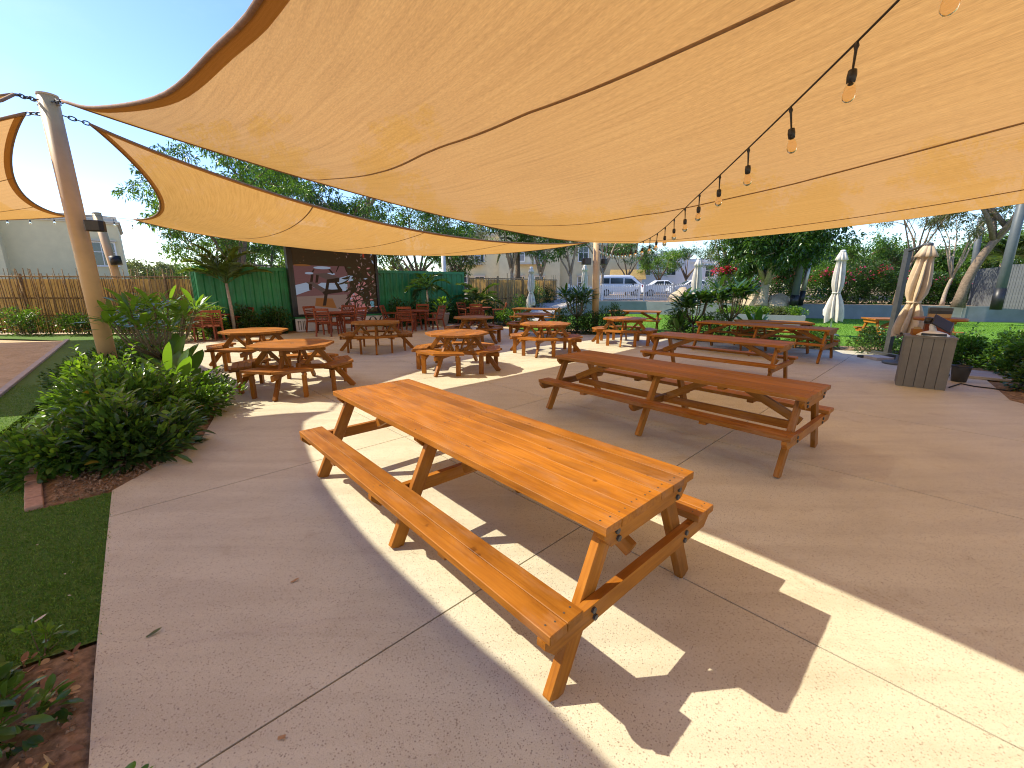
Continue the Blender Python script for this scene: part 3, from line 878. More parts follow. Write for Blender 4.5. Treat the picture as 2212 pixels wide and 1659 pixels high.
Yw = R(-47.7)
long_table('bright orange long picnic table nearest the camera, half in sun', (-.345, 2.82, 0), Yw)
t = long_table('long picnic table in shade, second from the camera', (1.88, 4.9, 0), R(-49), 3.02, stretcher=True, mat=M['wood_worn']); t.scale.z = .965
t = long_table('long picnic table in shade, third from the camera, before the row\'s last', (3.86, 7.82, 0), R(-46.5), 2.36, 2, bolts=False, mat=M['wood_worn']); t.scale.z = .97
t = long_table('farthest of the four long shaded picnic tables, in front of the plumeria bed', (6.25, 10.5, 0), R(-49), 3.0, bolts=False, mat=M['wood_worn']); t.scale.z = .98
LG = 'small picnic tables on the lawn'
v_ = gp(1668, 694, .75); long_table('small sunlit picnic table on the lawn in front of the grey planter', (v_.x, v_.y, 0), R(-20), 1.75, 2, LG, bolts=False, planks=6)
v_ = gp(1372, 671, .75); long_table('small picnic table on the lawn right of the loudspeaker pole', (v_.x, v_.y, 0), R(-22), 1.9, 2, LG, bolts=False, planks=6)
v_ = gp(1160, 666, .75); long_table('small picnic table beside the ramp, by a closed white parasol', (v_.x, v_.y, 0), R(-22), 2.0, 2, LG, bolts=False, planks=6)
v_ = at(1962, 690, 12.2); long_table('small picnic table on the lawn behind the tan parasol', (v_.x, v_.y, 0), R(-14), 2.0, 2, LG, bolts=False, planks=6)

def octagon_table():
    W_ = M['wood']
    t = empty('octagonal_table', (0, 0, 0), 0, 'x', 'picnic table', 'octagonal picnic tables')
    R_ = .655
    octa = [(R_ * math.cos(R(22.5 + 45 * k)), R_ * math.sin(R(22.5 + 45 * k))) for k in range(8)]
    y0 = -R_ * math.cos(R(22.5)); pw = -2 * y0 / 9
    for k in range(9):
        p = clip_poly(octa, 0, 1, y0 + pw * (k + 1) - .002); p = clip_poly(p, 0, -1, -(y0 + pw * k + .002))
        q = []
        for a in p:
            if not q or (Vector(a) - Vector(q[-1])).length > 1e-4: q.append(a)
        yc = y0 + pw * (k + .5)
        mb = MB(); mb.prism([(a[0], a[1] - yc) for a in q], -.02, .02)
        mb.build('top_plank', W_, t, False, (0, yc, .73))
    mb = MB(); mb.tube([(0, 0, .751), (0, 0, .7525)], .028, 12); mb.build('parasol_hole', M['dark_metal'], t)
    # each bench: two mitred halves of three boards meeting over the slanting leg
    for q in range(4):
        th = R(90 * q)
        for side in (-1, 1):
            for k in range(3):
                r0 = .66 + .1 * k + .002; r1 = .66 + .1 * (k + 1) - .003
                c0 = math.cos(R(22.5))
                a0 = R(0.25) * side; a1 = R(35.5) * side
                def pt(r, a):
                    # octagon with corners over the legs: radius along angle a measured from the corner
                    return r * c0 / math.cos(abs(a) - R(22.5)), a + th
                pl = []
                for r, a in ((r0, a0), (r1, a0), (r1, a1), (r0, a1)):
                    rr, an = pt(r, a); pl.append((rr * math.cos(an), rr * math.sin(an)))
                if side < 0: pl.reverse()
                c = Vector((sum(p[0] for p in pl) / 4, sum(p[1] for p in pl) / 4))
                dr = Vector(pl[2 if side > 0 else 1]) - Vector(pl[1 if side > 0 else 2]); rot = math.atan2(dr.y, dr.x)
                mb = MB()
                loc = [Matrix.Rotation(-rot, 2) @ (Vector(p) - c) for p in pl]
                mb.prism(loc, -.02, .02)
                mb.build('bench_plank', W_, t, False, (c.x, c.y, .425), (0, 0, rot))
            # upright leg and bearer near the open end
            a = th + R(28) * side; ca, sa = math.cos(a), math.sin(a)
            beam('bench_leg', t, (ca * .80, sa * .80, 0), (ca * .80, sa * .80, .36), .05, .085, W_)
            beam('bench_bearer', t, (ca * .64, sa * .64, .382), (ca * .93, sa * .93, .382), .045, .042, W_)
        c, s = math.cos(th), math.sin(th)
        beam('leg', t, (c * .93, s * .93, 0), (c * .36, s * .36, .70), .045, .09, W_)
        beam('seat_beam', t, (c * .1, s * .1, .352 - .004 * q), (c * .93, s * .93, .352 - .004 * q), .042, .085, W_)
        beam('top_beam', t, (c * .03, s * .03, .668 - .004 * q), (c * .52, s * .52, .668 - .004 * q), .042, .08, W_)
        beam('brace', t, (c * .18, s * .18, .39), (c * .40, s * .40, .64), .03, .06, W_)
    return t

OCT = [(537, 713, 14, 'octagonal table farthest left, sunlit, its far bench near the red chairs', -5.55, 9.0),
       (626, 742, 8, 'large octagonal table at left front, its top half in sun and half in shade', -3.66, 6.9),
       (811, 699, 16, 'shaded octagonal table in front of the screen', -3.62, 11.15),
       (987, 717, 70, 'sunlit octagonal table in the middle, its shadow on bright concrete', -1.13, 8.56),
       (1025, 686, 50, 'shaded octagonal table behind the middle sunlit one', -1.17, 12.9),
       (1178, 698, 72, 'sunlit octagonal table right of the middle, on bright concrete', .86, 10.7),
       (1152, 678, 40, 'shaded octagonal table beside the ramp and white parasol', .72, 14.4),
       (1349, 688, 70, 'sunlit octagonal table nearest the lawn, right of the loudspeaker pole', 3.34, 12.45)]
proto = octagon_table()
for k, (u, v, a, lab, x, y) in enumerate(OCT):
    o_ = proto if k == 0 else copy_tree(proto)
    o_.location = (x, y, 0); o_.rotation_euler.z = R(a); o_['label'] = lab

# ------------------------------------------------------------------ red armchairs and their tables
def armchair():
    W_ = M['wood_red']
    t = empty('armchair', (0, 0, 0), 0, 'x', 'armchair', 'red slatted armchairs')
    # faces +Y; seat 0.55 wide, 0.48 deep
    for s in (-1, 1):
        beam('leg', t, (s * .26, .24, 0), (s * .26, .22, .63), .045, .05, W_)
        beam('leg', t, (s * .26, -.30, 0), (s * .25, -.22, .45), .045, .05, W_)
        beam('back_post', t, (s * .25, -.22, .44), (s * .24, -.36, .92), .045, .045, W_)
        beam('arm', t, (s * .275, .28, .645), (s * .275, -.29, .655), .06, .03, W_)
        beam('seat_rail', t, (s * .24, .22, .405), (s * .24, -.23, .40), .03, .06, W_)
    for k in range(6):
        board('seat_slat', t, (.49, .062, .018), (0, .21 - .078 * k, .445 - .003 * k), W_, c=.003)
    beam('front_rail', t, (-.24, .225, .40), (.24, .225, .40), .03, .06, W_)
    beam('top_rail', t, (-.265, -.352, .90), (.265, -.352, .90), .035, .085, W_)
    for k in range(6):
        z = .505 + .058 * k; y = -.24 - .12 * (z - .5) / .42
        board('back_slat', t, (.45, .016, .036), (0, y, z), W_, (R(-15), 0, 0), .003)
    return t

def round_table():
    W_ = M['wood_red']
    t = empty('round_table', (0, 0, 0), 0, 'x', 'table', 'round tables with red armchairs')
    r = .56
    for k in range(9):
        a, b_ = -r + 2 * r / 9 * k + .003, -r + 2 * r / 9 * (k + 1) - .003
        pl = []
        for q in range(7):
            y = a + (b_ - a) * q / 6; pl.append((math.sqrt(max(.0, r * r - y * y)) + .01, y))
        pl2 = [(-p[0], p[1]) for p in reversed(pl)]
        yc = (a + b_) / 2
        mb = MB(); mb.prism([(p[0], p[1] - yc) for p in pl + pl2], -.014, .014); mb.build('top_slat', W_, t, False, (0, yc, .735))
    for q in range(4):
        a = R(45 + 90 * q)
        beam('leg', t, (math.cos(a) * .30, math.sin(a) * .30, 0), (math.cos(a) * .2, math.sin(a) * .2, .70), .055, .055, W_)
    for q in range(2):
        a = R(45 + 90 * q); c, s = math.cos(a), math.sin(a)
        beam('top_beam', t, (-c * .45, -s * .45, .685 + .001 * q - .03 * q), (c * .45, s * .45, .685 + .001 * q - .03 * q), .05, .05, W_)
        beam('stretcher', t, (-c * .25, -s * .25, .32 - .045 * q), (c * .25, s * .25, .32 - .045 * q), .04, .04, W_)
    return t

SETS = [((462, 699), 'beside the reed fence', [((400, 755), 'nearest the frangipani, side on'), ((463, 735), 'with its back to the octagonal table'), ((540, 722), 'on the right side'), ((495, 715), 'on the far side, facing us'), ((396, 722), 'on the far left, partly behind leaves')]),
        ((730, 684), 'left of centre before the screen', [((664, 716), 'at the far left, by the white plinth'), ((700, 728), 'with its back to us'), ((758, 712), 'on the far side, below the picture'), ((786, 722), 'on the right side, seen edge on')]),
        ((899, 676), 'by the potted plant', [((848, 712), 'on the left, before the lettering'), ((878, 718), 'with its back to us'), ((914, 706), 'on the far side, facing us'), ((938, 713), 'beside the clay pot')]),
        ((1038, 671), 'by the palm at the right end of the container', [((1000, 697), 'on the left side'), ((1031, 704), 'with its back to us'), ((1076, 700), 'on the right side')])]
ch0 = armchair(); rt0 = round_table(); first = True; fr = True
for ((tu, tv), where, chairs), short in zip(SETS, ('by the reed fence', 'before the screen', 'by the potted plant', 'by the container end')):
    c = sum((gp(*q[0]) for q in chairs), Vector((0, 0, 0))) / len(chairs); c.z = 0
    o_ = rt0 if fr else copy_tree(rt0); fr = False
    o_.location = c; o_.rotation_euler.z = random.uniform(0, 1.5); o_['label'] = 'round slatted red wood table ' + where
    for (u, v), pos in chairs:
        p = gp(u, v); d = Vector((p.x - c.x, p.y - c.y, 0))
        d = d.normalized() * .86
        o_ = ch0 if first else copy_tree(ch0); first = False
        o_.location = c + d
        o_.rotation_euler.z = math.atan2(-d.y, -d.x) - math.pi / 2 + random.uniform(-.15, .15)
        o_['label'] = 'red slatted armchair ' + pos + ', at table ' + short

# ------------------------------------------------------------------ containers and the big screen
CD = Vector((.76, .65, 0)).normalized(); CN = Vector((CD.y, -CD.x, 0))       # CN points to the viewer
CA = math.atan2(CD.y, CD.x)
C0 = Vector((-10.4, 14.15, 0))
def container(label, s0, s1, hgt=2.32, depth=2.3):
    root = empty('shipping_container', C0 + CD * s0, CA, label, 'container')
    L = s1 - s0
    def corrug(length, name, loc, rz, mat):
        mb = MB(); n = int(length / .28); vs = []; fs = []
        prof = []
        for k in range(n):
            x = length * k / n; w = length / n
            prof += [(x, 0), (x + w * .27, 0), (x + w * .42, .036), (x + w * .85, .036)]
        prof.append((length, 0))
        for (x, y) in prof: vs += [(x, y, .14), (x, y, hgt - .12)]
        for k in range(len(prof) - 1): fs.append((2 * k, 2 * k + 2, 2 * k + 3, 2 * k + 1))
        mb.add(vs, fs)
        return mb.build(name, mat, root, False, loc, (0, 0, rz))
    corrug(L - .2, 'side_panel', (.1, .02, 0), 0, M['green_paint'])
    corrug(L - .2, 'side_panel', (.1, depth - .06, 0), 0, M['green_paint'])
    corrug(depth - .2, 'end_panel', (.055, .1, 0), R(90), M['green_paint'])
    corrug(depth - .2, 'end_panel', (L - .02, .1, 0), R(90), M['green_paint'])
    for x in (.055, L - .055):
        for y in (.055, depth - .055):
            mb = MB(); mb.box((x, y, hgt / 2), (.11, .11, hgt - .002)); mb.build('corner_post', M['green_paint'], root)
    for z, h in ((.07, .14), (hgt - .06, .12)):
        for y in (.045, depth - .045):
            mb = MB(); mb.box((L / 2, y, z), (L - .22, .085, h)); mb.build('rail', M['green_paint'], root)
        for x in (.045, L - .045):
            mb = MB(); mb.box((x, depth / 2, z), (.085, depth - .22, h)); mb.build('rail', M['green_paint'], root)
    mb = MB(); mb.box((L / 2, depth / 2, hgt - .025), (L - .18, depth - .18, .03)); mb.build('roof', M['white_paint'], root)
    mb = MB(); mb.box((L / 2, depth / 2, .12), (L - .18, depth - .18, .03)); mb.build('floor', M['wood_old'], root)
    # door gear on the left end
    for k in range(4):
        y = .35 + .5 * k
        mb = MB(); mb.tube([(-.035, y, .16), (-.035, y, hgt - .14)], .017, 8); mb.build('lock_rod', M['green_paint'], root)
        mb = MB(); mb.box((-.04, y, 1.0), (.03, .16, .04)); mb.build('lock_handle', M['steel'], root)
    return root
container('green corrugated shipping container left of the screen', 0, 2.75)
container('green corrugated shipping container right of the screen', 5.85, 10.6)
# screen frame, 3.3 m wide, standing just proud of the containers
SL = C0 + CD * 2.72 + CN * .25
scr = empty('led_screen', SL, CA, 'large outdoor screen in black frame showing a picture of picnic tables and plants', 'screen')
SW, SB, ST = 3.28, .62, 3.62
mb = MB(); mb.box((.09, .1, ST / 2 + .1), (.18, .3, ST + .2)); mb.build('frame_post', M['black'], scr)
mb = MB(); mb.box((SW + .06, .1, ST / 2 + .1), (.1, .3, ST + .2)); mb.build('frame_post', M['black'], scr)
mb = MB(); mb.box((SW / 2 + .1, .1, SB - .09), (SW - .18, .3, .17)); mb.build('frame_rail', M['black'], scr)
mb = MB(); mb.box((SW / 2 + .1, .1, ST + .12), (SW - .18, .3, .16)); mb.build('frame_rail', M['black'], scr)
mb = MB(); mb.box((SW / 2 + .1, .13, (SB + ST) / 2), (SW - .18, .2, ST - SB)); mb.build('back_panel', M['black'], scr)

def emis(name, col, k=.2):
    m, nt, b, o = new_mat(name)
    v = coords(nt, 'Object', (1, 1, 60)); n = noise(nt, 2.0, 2, .5, v)
    r = ramp(nt, n.outputs['Fac'], [(.3, tuple(c * .88 for c in col)), (.7, tuple(min(1, c * 1.08) for c in col))])
    nt.links.new(r.outputs['Color'], b.inputs['Emission Color']); setp(b, col=(.012, .012, .012), emit=k, rough=.6, spec=.1)
    return m
SC = [emis('screen_brown', (.055, .03, .012)), emis('screen_floor_mauve', (.2, .09, .09)), emis('screen_paving_grey', (.3, .2, .17)), emis('screen_pale_blue', (.42, .5, .66)),
      emis('screen_table_grey', (.13, .085, .075)), emis('screen_dark_wood', (.035, .018, .01)), emis('screen_leaf_dark', (.04, .026, .01)), emis('screen_pink', (.62, .24, .24)),
      emis('screen_green', (.07, .09, .045)), emis('screen_orange', (.3, .11, .03)), emis('screen_badge_blue', (.2, .5, .66)), emis('screen_red', (.45, .05, .02))]
pic = MB(); _lay = [0]
PW, PH = SW - .2, ST - SB
def sp(pts, m):
    """flat shape in the picture; pts are (0..1, 0..1) from the lower left"""
    _lay[0] += 1
    y = -.002 - .00035 * _lay[0]
    pic.add([(p[0] * PW, y, p[1] * PH) for p in pts], [tuple(range(len(pts)))], m)
sp([(0, 0), (1, 0), (1, 1), (0, 1)], 0)
sp([(0, 0), (.62, 0), (.66, .3), (.62, .60), (0, .60)], 1)
sp([(0, 0), (.62, 0), (.6, .24), (0, .22)], 2)
sp([(0, .24), (.17, .30), (.2, .37), (.12, .39), (0, .36)], 3)
sp([(.2, .33), (.62, .28), (.62, .38), (.3, .39)], 3)
sp([(.48, .37), (.7, .42), (.7, .5), (.52, .45)], 3)
sp([(.2, .1), (.46, .06), (.42, .19), (.22, .2)], 9)
sp([(0, .9), (.1, .86), (.12, .94), (.3, .96), (.28, .985), (0, .99)], 3)
sp([(.0, .985), (.5, .985), (.5, 1), (.0, 1)], 11)
sp([(.36, .98), (.56, .98), (.54, .88), (.38, .89)], 8); sp([(.375, .975), (.53, .975), (.525, .9), (.39, .905)], 0)
for (cx, cy, rx, ry, m) in ((.33, .575, .105, .018, 3), (.17, .505, .05, .014, 3), (.42, .5, .06, .014, 3), (.1, .6, .1, .012, 9)):
    sp([(cx + rx * math.cos(R(a)), cy + ry * math.sin(R(a))) for a in range(0, 360, 30)], m)
sp([(.21, .50), (.38, .51), (.53, .455), (.37, .43)], 4)
sp([(.12, .395), (.2, .40), (.36, .30), (.30, .27)], 4)
for q in ([(.37, .43), (.53, .455), (.52, .40), (.36, .385)], [(.3, .27), (.36, .30), (.55, .31), (.55, .27), (.32, .24)], [(.36, .39), (.4, .4), (.33, .10), (.29, .10)], [(.45, .42), (.48, .42), (.55, .3), (.5, .29)],
          [(.19, .49), (.22, .49), (.2, .40), (.17, .40)], [(.25, .49), (.28, .48), (.26, .39), (.23, .39)], [(.15, .38), (.19, .37), (.18, .30), (.15, .30)], [(.22, .55), (.24, .56), (.22, .52), (.2, .52)], [(.4, .56), (.42, .56), (.46, .51), (.44, .5)], [(.52, .6), (.54, .6), (.5, .53), (.49, .53)], [(.6, .6), (.62, .6), (.64, .53), (.62, .53)]):
    sp(q, 5)
rs = random.Random(3)
sp([(.63, .0), (.86, .0), (.8, .2), (.70, .27), (.64, .2)], 7)
sp([(.72, .28), (.78, .40), (.8, .28)], 7); sp([(.78, .27), (.86, .34), (.83, .42), (.79, .36)], 7)
for k in range(150):                                   # pale gaps seen between the dark leaves
    x = rs.uniform(.6, .99); y = rs.uniform(.02, .62) if rs.random() < .75 else rs.uniform(.62, .97); s = rs.uniform(.006, .02); a = rs.uniform(0, 3.1)
    c, n_ = math.cos(a), math.sin(a)
    sp([(x + s * 1.8 * c, y + s * 1.8 * n_), (x - s * .6 * n_, y + s * .6 * c), (x - s * 1.8 * c, y - s * 1.8 * n_), (x + s * .6 * n_, y - s * .6 * c)], rs.choice([3, 7, 8, 8, 2, 2, 4]))
def pl_leaf(x, y, a, L, w, m):
    pts = []
    for k in range(6):
        t = k / 5; aa = a - .5 * t; pts.append((x + L * t * math.cos(aa), y + L * t * math.sin(aa), w * math.sin(math.pi * min(.98, t * .9 + .05))))
    left = [(p[0], p[1] + p[2]) for p in pts]; right = [(p[0] + p[2] * .5, p[1] - p[2]) for p in reversed(pts)]
    sp(left + right, m)
for k in range(46):
    a = rs.uniform(-2.6, .6); pl_leaf(rs.uniform(.62, .9), rs.uniform(.12, .55), a, rs.uniform(.1, .26), rs.uniform(.008, .018), 6)
for cx, cy in ((.58, .0), (.73, -.01)):
    for k in range(11): 
        a = R(20 + 14 * k); sp([(cx + .02 * math.cos(a), cy + .02 * math.sin(a)), (cx + .09 * math.cos(a + .06), cy + .09 * math.sin(a + .06)), (cx + .13 * math.cos(a), cy + .12 * abs(math.sin(a)) + .02), (cx + .085 * math.cos(a - .05), cy + .085 * math.sin(a - .05))], 6 if k % 2 else 7)
for k in range(26):
    x_, y_ = rs.uniform(.03, .6), rs.uniform(.62, .97)
    sp([(x_, y_), (x_ + .012, y_ + .004), (x_ + .006, y_ + .016)], rs.choice([8, 8, 2, 9]))
sp([(.83, .97), (.86, .97), (.86, .72), (.84, .72)], 11); sp([(.66, .95), (.72, .96), (.74, .84), (.68, .82)], 3)
for rr, m in ((.028, 10), (.02, 6), (.012, 10)): sp([(.92 + rr * math.cos(R(a)), .12 + rr * math.sin(R(a))) for a in range(0, 360, 30)], m)
sp([(.9, .07), (.945, .07), (.945, .085), (.9, .085)], 10)
pm = pic.build('screen_picture', SC, scr, False, (.2, .028, SB))

# white plinth below the screen with black lettering
plw = 4.6
pl = empty('lettered_plinth', SL + CN * .22, CA, 'white board plinth with large black letters below the screen', 'plinth')
mb = MB(); mb.box((plw / 2, 0, .24), (plw, .07, .48)); mb.build('board', M['white_paint'], pl)
mb = MB(); mb.box((plw / 2, .12, .51), (plw + .02, .4, .05)); mb.build('top_ledge', M['green_paint'], pl)
def ring(mb, cx, cz, rx, rz, tx, tz, a0, a1, n=26):
    vs = []
    for k in range(n + 1):
        a = R(a0 + (a1 - a0) * k / n)
        vs += [(cx + rx * math.cos(a), 0, cz + rz * math.sin(a)), (cx + (rx - tx) * math.cos(a), 0, cz + (rz - tz) * math.sin(a))]
    mb.add(vs, [(2 * k, 2 * k + 2, 2 * k + 3, 2 * k + 1) for k in range(n)])
def rect(mb, x0, z0, x1, z1): mb.add([(x0, 0, z0), (x1, 0, z0), (x1, 0, z1), (x0, 0, z1)], [(0, 1, 2, 3)])
def letter(ch, x, w=.34, h=.40, z=.04):
    mb = MB()
    if ch == 'B':
        rect(mb, .04, 0, .115, h); rect(mb, 0, 0, .16, .015); rect(mb, 0, h - .015, .16, h)
        ring(mb, .15, h * .75, .13, h * .25, .07, .014, -90, 90); ring(mb, .16, h * .25, .155, h * .25, .075, .014, -90, 90)
    if ch == 'L':
        rect(mb, .04, 0, .115, h); rect(mb, 0, h - .015, .16, h); rect(mb, 0, 0, .27, .015); rect(mb, .255, .015, .27, .12)
    if ch == 'O': ring(mb, .18, h / 2, .18, h / 2, .07, .014, 0, 360, 40)
    if ch == 'C':
        ring(mb, .18, h / 2, .18, h / 2, .07, .014, 35, 325, 36); rect(mb, .31, h * .72, .328, h * .98); rect(mb, .31, .0, .328, h * .22)
    if ch == 'K':
        rect(mb, .04, 0, .115, h); rect(mb, 0, h - .015, .15, h); rect(mb, 0, 0, .15, .015)
        mb.add([(.115, 0, h * .45), (.13, 0, h * .43), (.31, 0, h), (.285, 0, h)], [(0, 1, 2, 3)])
        mb.add([(.15, 0, h * .52), (.2, 0, h * .62), (.36, 0, 0), (.27, 0, 0)], [(0, 1, 2, 3)])
    mb.build('letter', M['black'], pl, False, (x, -.0385, z))
for ch, x in (('B', 2.02), ('L', 2.42), ('O', 2.76), ('C', 3.2), ('K', 3.66)): letter(ch, x)
for x in (.08, .16, .24, .3): 
    mb = MB(); rect(mb, 0, 0, .022, .34); mb.build('letter_stroke', M['black'], pl, False, (x, -.0385, .06))
mb = MB(); rect(mb, 0, 0, .1, .02); mb.build('letter_stroke', M['black'], pl, False, (.05, -.0385, .36))

# ------------------------------------------------------------------ reed fences
def reed_fence(label, a, b_, h, n, big=True, seed=1):
    a = Vector(a); b_ = Vector(b_); d = b_ - a; L = d.length
    root = empty('reed_fence', a, math.atan2(d.y, d.x), label, 'fence')
    rr = random.Random(seed)
    mb = MB(); mb.box((L / 2, .06, h * .47), (L, .012, h * .92)); mb.build('backing_sheet', M['reed_mat'], root)
    for z in (.3 * h, .60 * h, .965 * h) if big else (.45 * h, .95 * h):
        mb = MB(); mb.tube([(0, -.015, z), (L * .5, -.018, z + .02), (L, -.015, z)], .028, 8); mb.build('rail', M['reed'], root, True)
    k = 0; x = 0
    while x < L:
        mb = MB(); mb.tube([(0, 0, 0), (0, 0, h * 1.02)], .05, 8); mb.build('fence_post', M['reed'], root, True, (x, .0, 0)); x += 2.4
    ms = []
    for q in range(6):
        mb = MB(); r0 = rr.uniform(.012, .024); hh = h * rr.uniform(.94, 1.14)
        mb.tube([(0, 0, 0), (rr.uniform(-.02, .02), rr.uniform(-.01, .01), hh * .5), (rr.uniform(-.05, .05), rr.uniform(-.02, .02), hh)], [r0, r0 * .95, r0 * .6], 5)
        ms.append(mb.mesh('reed', M['reed'], True))
    for q in range(n):
        if rr.random() < .12: continue
        obj('reed', rr.choice(ms), root, ((q + rr.uniform(-.35, .35)) * L / n, -.05 - rr.uniform(0, .025), 0), (rr.uniform(-.02, .02), rr.uniform(-.035, .035), rr.uniform(0, 6.28)))
    return root
reed_fence('long fence of upright dry reeds behind the sand court at left', (-24.5, 14.6, 0), (-11.2, 15.6, 0), 2.05, 215)
reed_fence('shorter reed fence between the green container and the ramp', (-2.2, 21.6, 0), (3.0, 28.7, .1), 2.15, 90, False, 4)

# ------------------------------------------------------------------ closed parasols
def parasol(label, base, h, low, r=.2, mat='canvas', lean=(0, 0), seed=1, tie=.42, mast=False, base_kind='disc'):
    """folded parasol: pole, furled canopy tied round the middle, tip"""
    rr = random.Random(seed)
    base = Vector(base)
    root = empty('closed_parasol', base, rr.uniform(0, 6), label, 'parasol', 'closed parasols')
    nf = 8; n = 64
    prof = [(1.0, .22), (.985, .36), (.93, .56), (.875, .76), (.868, .52), (.80, .58), (.70, .70), (.58, .80), (tie + .10, .76), (tie + .03, .56), (tie, .46), (tie - .03, .54), (tie - .12, .82), (tie - .22, 1.0), (.08, 1.12), (.0, 1.05)]
    n = 96; vs = []
    ph = [rr.uniform(-.2, .2) for _ in range(nf)]; am = [rr.uniform(.45, 1.35) for _ in range(nf)]; hemz = [rr.uniform(-.16, .2) for _ in range(nf)]
    lx, ly = lean
    for i, (t, k) in enumerate(prof):
        z = low + (h - low) * t
        for q in range(n):
            a = 2 * math.pi * q / n; f = (q * nf / n + ph[int(q * nf / n) % nf] * .0); fi = int(f) % nf; fr_ = f - int(f)
            pl = (1 - abs(2 * fr_ - 1)) ** .8                       # sharp ridge in the middle of each fold
            deep = (.62 if t < .86 else .25) * min(1.2, am[fi] + .25)
            big = 1 + (.28 * (am[fi] - .9) if t < tie else .1 * (am[fi] - .9))
            rad = r * k * big * (1 - deep * (1 - pl)) * (1 + .07 * math.sin(a * 2 + t * 5 + seed))
            zz = z + (hemz[fi] * pl * (h - low) * .5 if t < .09 else 0)
            tw = (.55 * (1 - t) + (.25 * (tie - t) if t < tie else 0)) * (1 if seed % 2 else -1)
            vs.append((rad * math.cos(a + tw) + lx * z, rad * math.sin(a + tw) + ly * z, zz))
    m = len(prof)
    fs = [(i * n + q, (i + 1) * n + q, (i + 1) * n + (q + 1) % n, i * n + (q + 1) % n) for i in range(m - 1) for q in range(n)]
    mb = MB(); mb.add(vs, fs); can = mb.build('canopy', M[mat], root, True)
    mb = MB(); zt = low + (h - low) * tie; mb.tube([(lx * zt, ly * zt, zt - .018), (lx * zt, ly * zt, zt + .018)], r * .49, 20); mb.build('tie_strap', M[mat], can, True)
    mb = MB(); mb.tube([(0, 0, 0), (lx * h, ly * h, h)], .024, 12); mb.build('pole', M['white_paint'] if mat == 'canvas' else M['dark_metal'], root, True)
    mb = MB(); mb.lathe([(.075, h - .01), (.078, h + .02), (.05, h + .045), (0, h + .05)], 14, (lx * h, ly * h, 0)); mb.build('top_cap', M['white_paint'] if mat == 'canvas' else M['dark_metal'], root, True)
    mb = MB(); mb.lathe([(.0, .0), (.26, .0), (.27, .03), (.22, .06), (.05, .075), (.035, .2), (0, .2)], 24); mb.build('base', M['grey_metal'], root, True)
    return root
v_ = at(1147, 640, 21.5); parasol('closed white parasol beside the ramp and the reed fence', (v_.x, v_.y, 0), 2.55, .72, .22, seed=1, tie=.34)
v_ = at(1261, 640, 24.0); parasol('closed white parasol behind the dracaena, in front of the railing', (v_.x, v_.y, 0), 2.75, .75, .23, seed=2, tie=.3)
v_ = at(1502, 640, 17.6); parasol('closed white parasol behind the plumeria bushes in the middle bed', (v_.x, v_.y, 0), 2.72, .70, .23, seed=3, tie=.33)
v_ = at(1806, 640, 14.4); parasol('closed white parasol on the lawn right of the grey planter', (v_.x, v_.y, 0), 2.78, .55, .245, seed=5, tie=.4, lean=(.02, 0))
pt = parasol('closed tan cantilever parasol leaning beside the grey counter', (8.5, 9.05, 0), 2.5, .62, .25, 'canvas_tan', lean=(.05, 0), seed=4, tie=.38)
pt.rotation_euler.z = 0
mb = MB(); mb.box((.5, .85, 1.25), (.09, .12, 2.5)); mb.build('mast', M['dark_metal'], pt)
mb = MB(); mb.tube([(.5, .85, 2.44), (.14, .05, 2.53)], .03, 8); mb.build('arm', M['dark_metal'], pt, True)
for s in (0, 1):
    mb = MB(); mb.box((.42 - .1 * (s == 0), .85 - .15 * s, .03 + .06 * s), ((.95, .12, .06) if s == 0 else (.12, .9, .06))); mb.build('base_foot', M['dark_metal'], pt)
for sx in (-.3, .28):
    mb = MB(); mb.box((sx + .4, .62, .035), (.4, .4, .06)); mb.build('paving_weight', M['kerb'], pt)

# ------------------------------------------------------------------ counter, bar table and small things at right
a = gp(1934, 832); b_ = gp(2042, 844)
d = Vector((b_.x - a.x, b_.y - a.y, 0)); wid = d.length; ang = math.atan2(d.y, d.x)
ct = empty('service_counter', (a.x, a.y, 0), ang, 'grey boarded service counter box with a payment terminal on top', 'counter')
ch_, cd_ = .86, .52
nb = 5; bws = [.15, .21, .21, .21, .22]; x = 0
for k in range(nb):
    w = wid * bws[k]
    board('front_board', ct, (ch_ - .03, w - .006, .02), (x + w / 2, .0, (ch_ - .03) / 2), M['counter'], (R(90), R(-90), 0), .002); x += w
for k in range(3):
    w = (cd_ - .03) / 3
    for xs_ in (.012, wid - .012): board('side_board', ct, (ch_ - .03, w - .005, .018), (xs_, .014 + w * (k + .5), (ch_ - .03) / 2), M['counter'], (0, R(-90), 0), .002)
mb = MB(); mb.box((wid / 2, cd_ / 2 + .005, .4), (wid - .06, cd_ - .06, .78)); mb.build('carcass', M['black'], ct)
board('worktop', ct, (wid + .02, cd_ + .03, .03), (wid / 2, cd_ / 2, ch_ - .014), M['counter'], c=.003)
top = Vector((a.x, a.y, ch_)); dx = d.normalized(); dy = Vector((-dx.y, dx.x, 0))
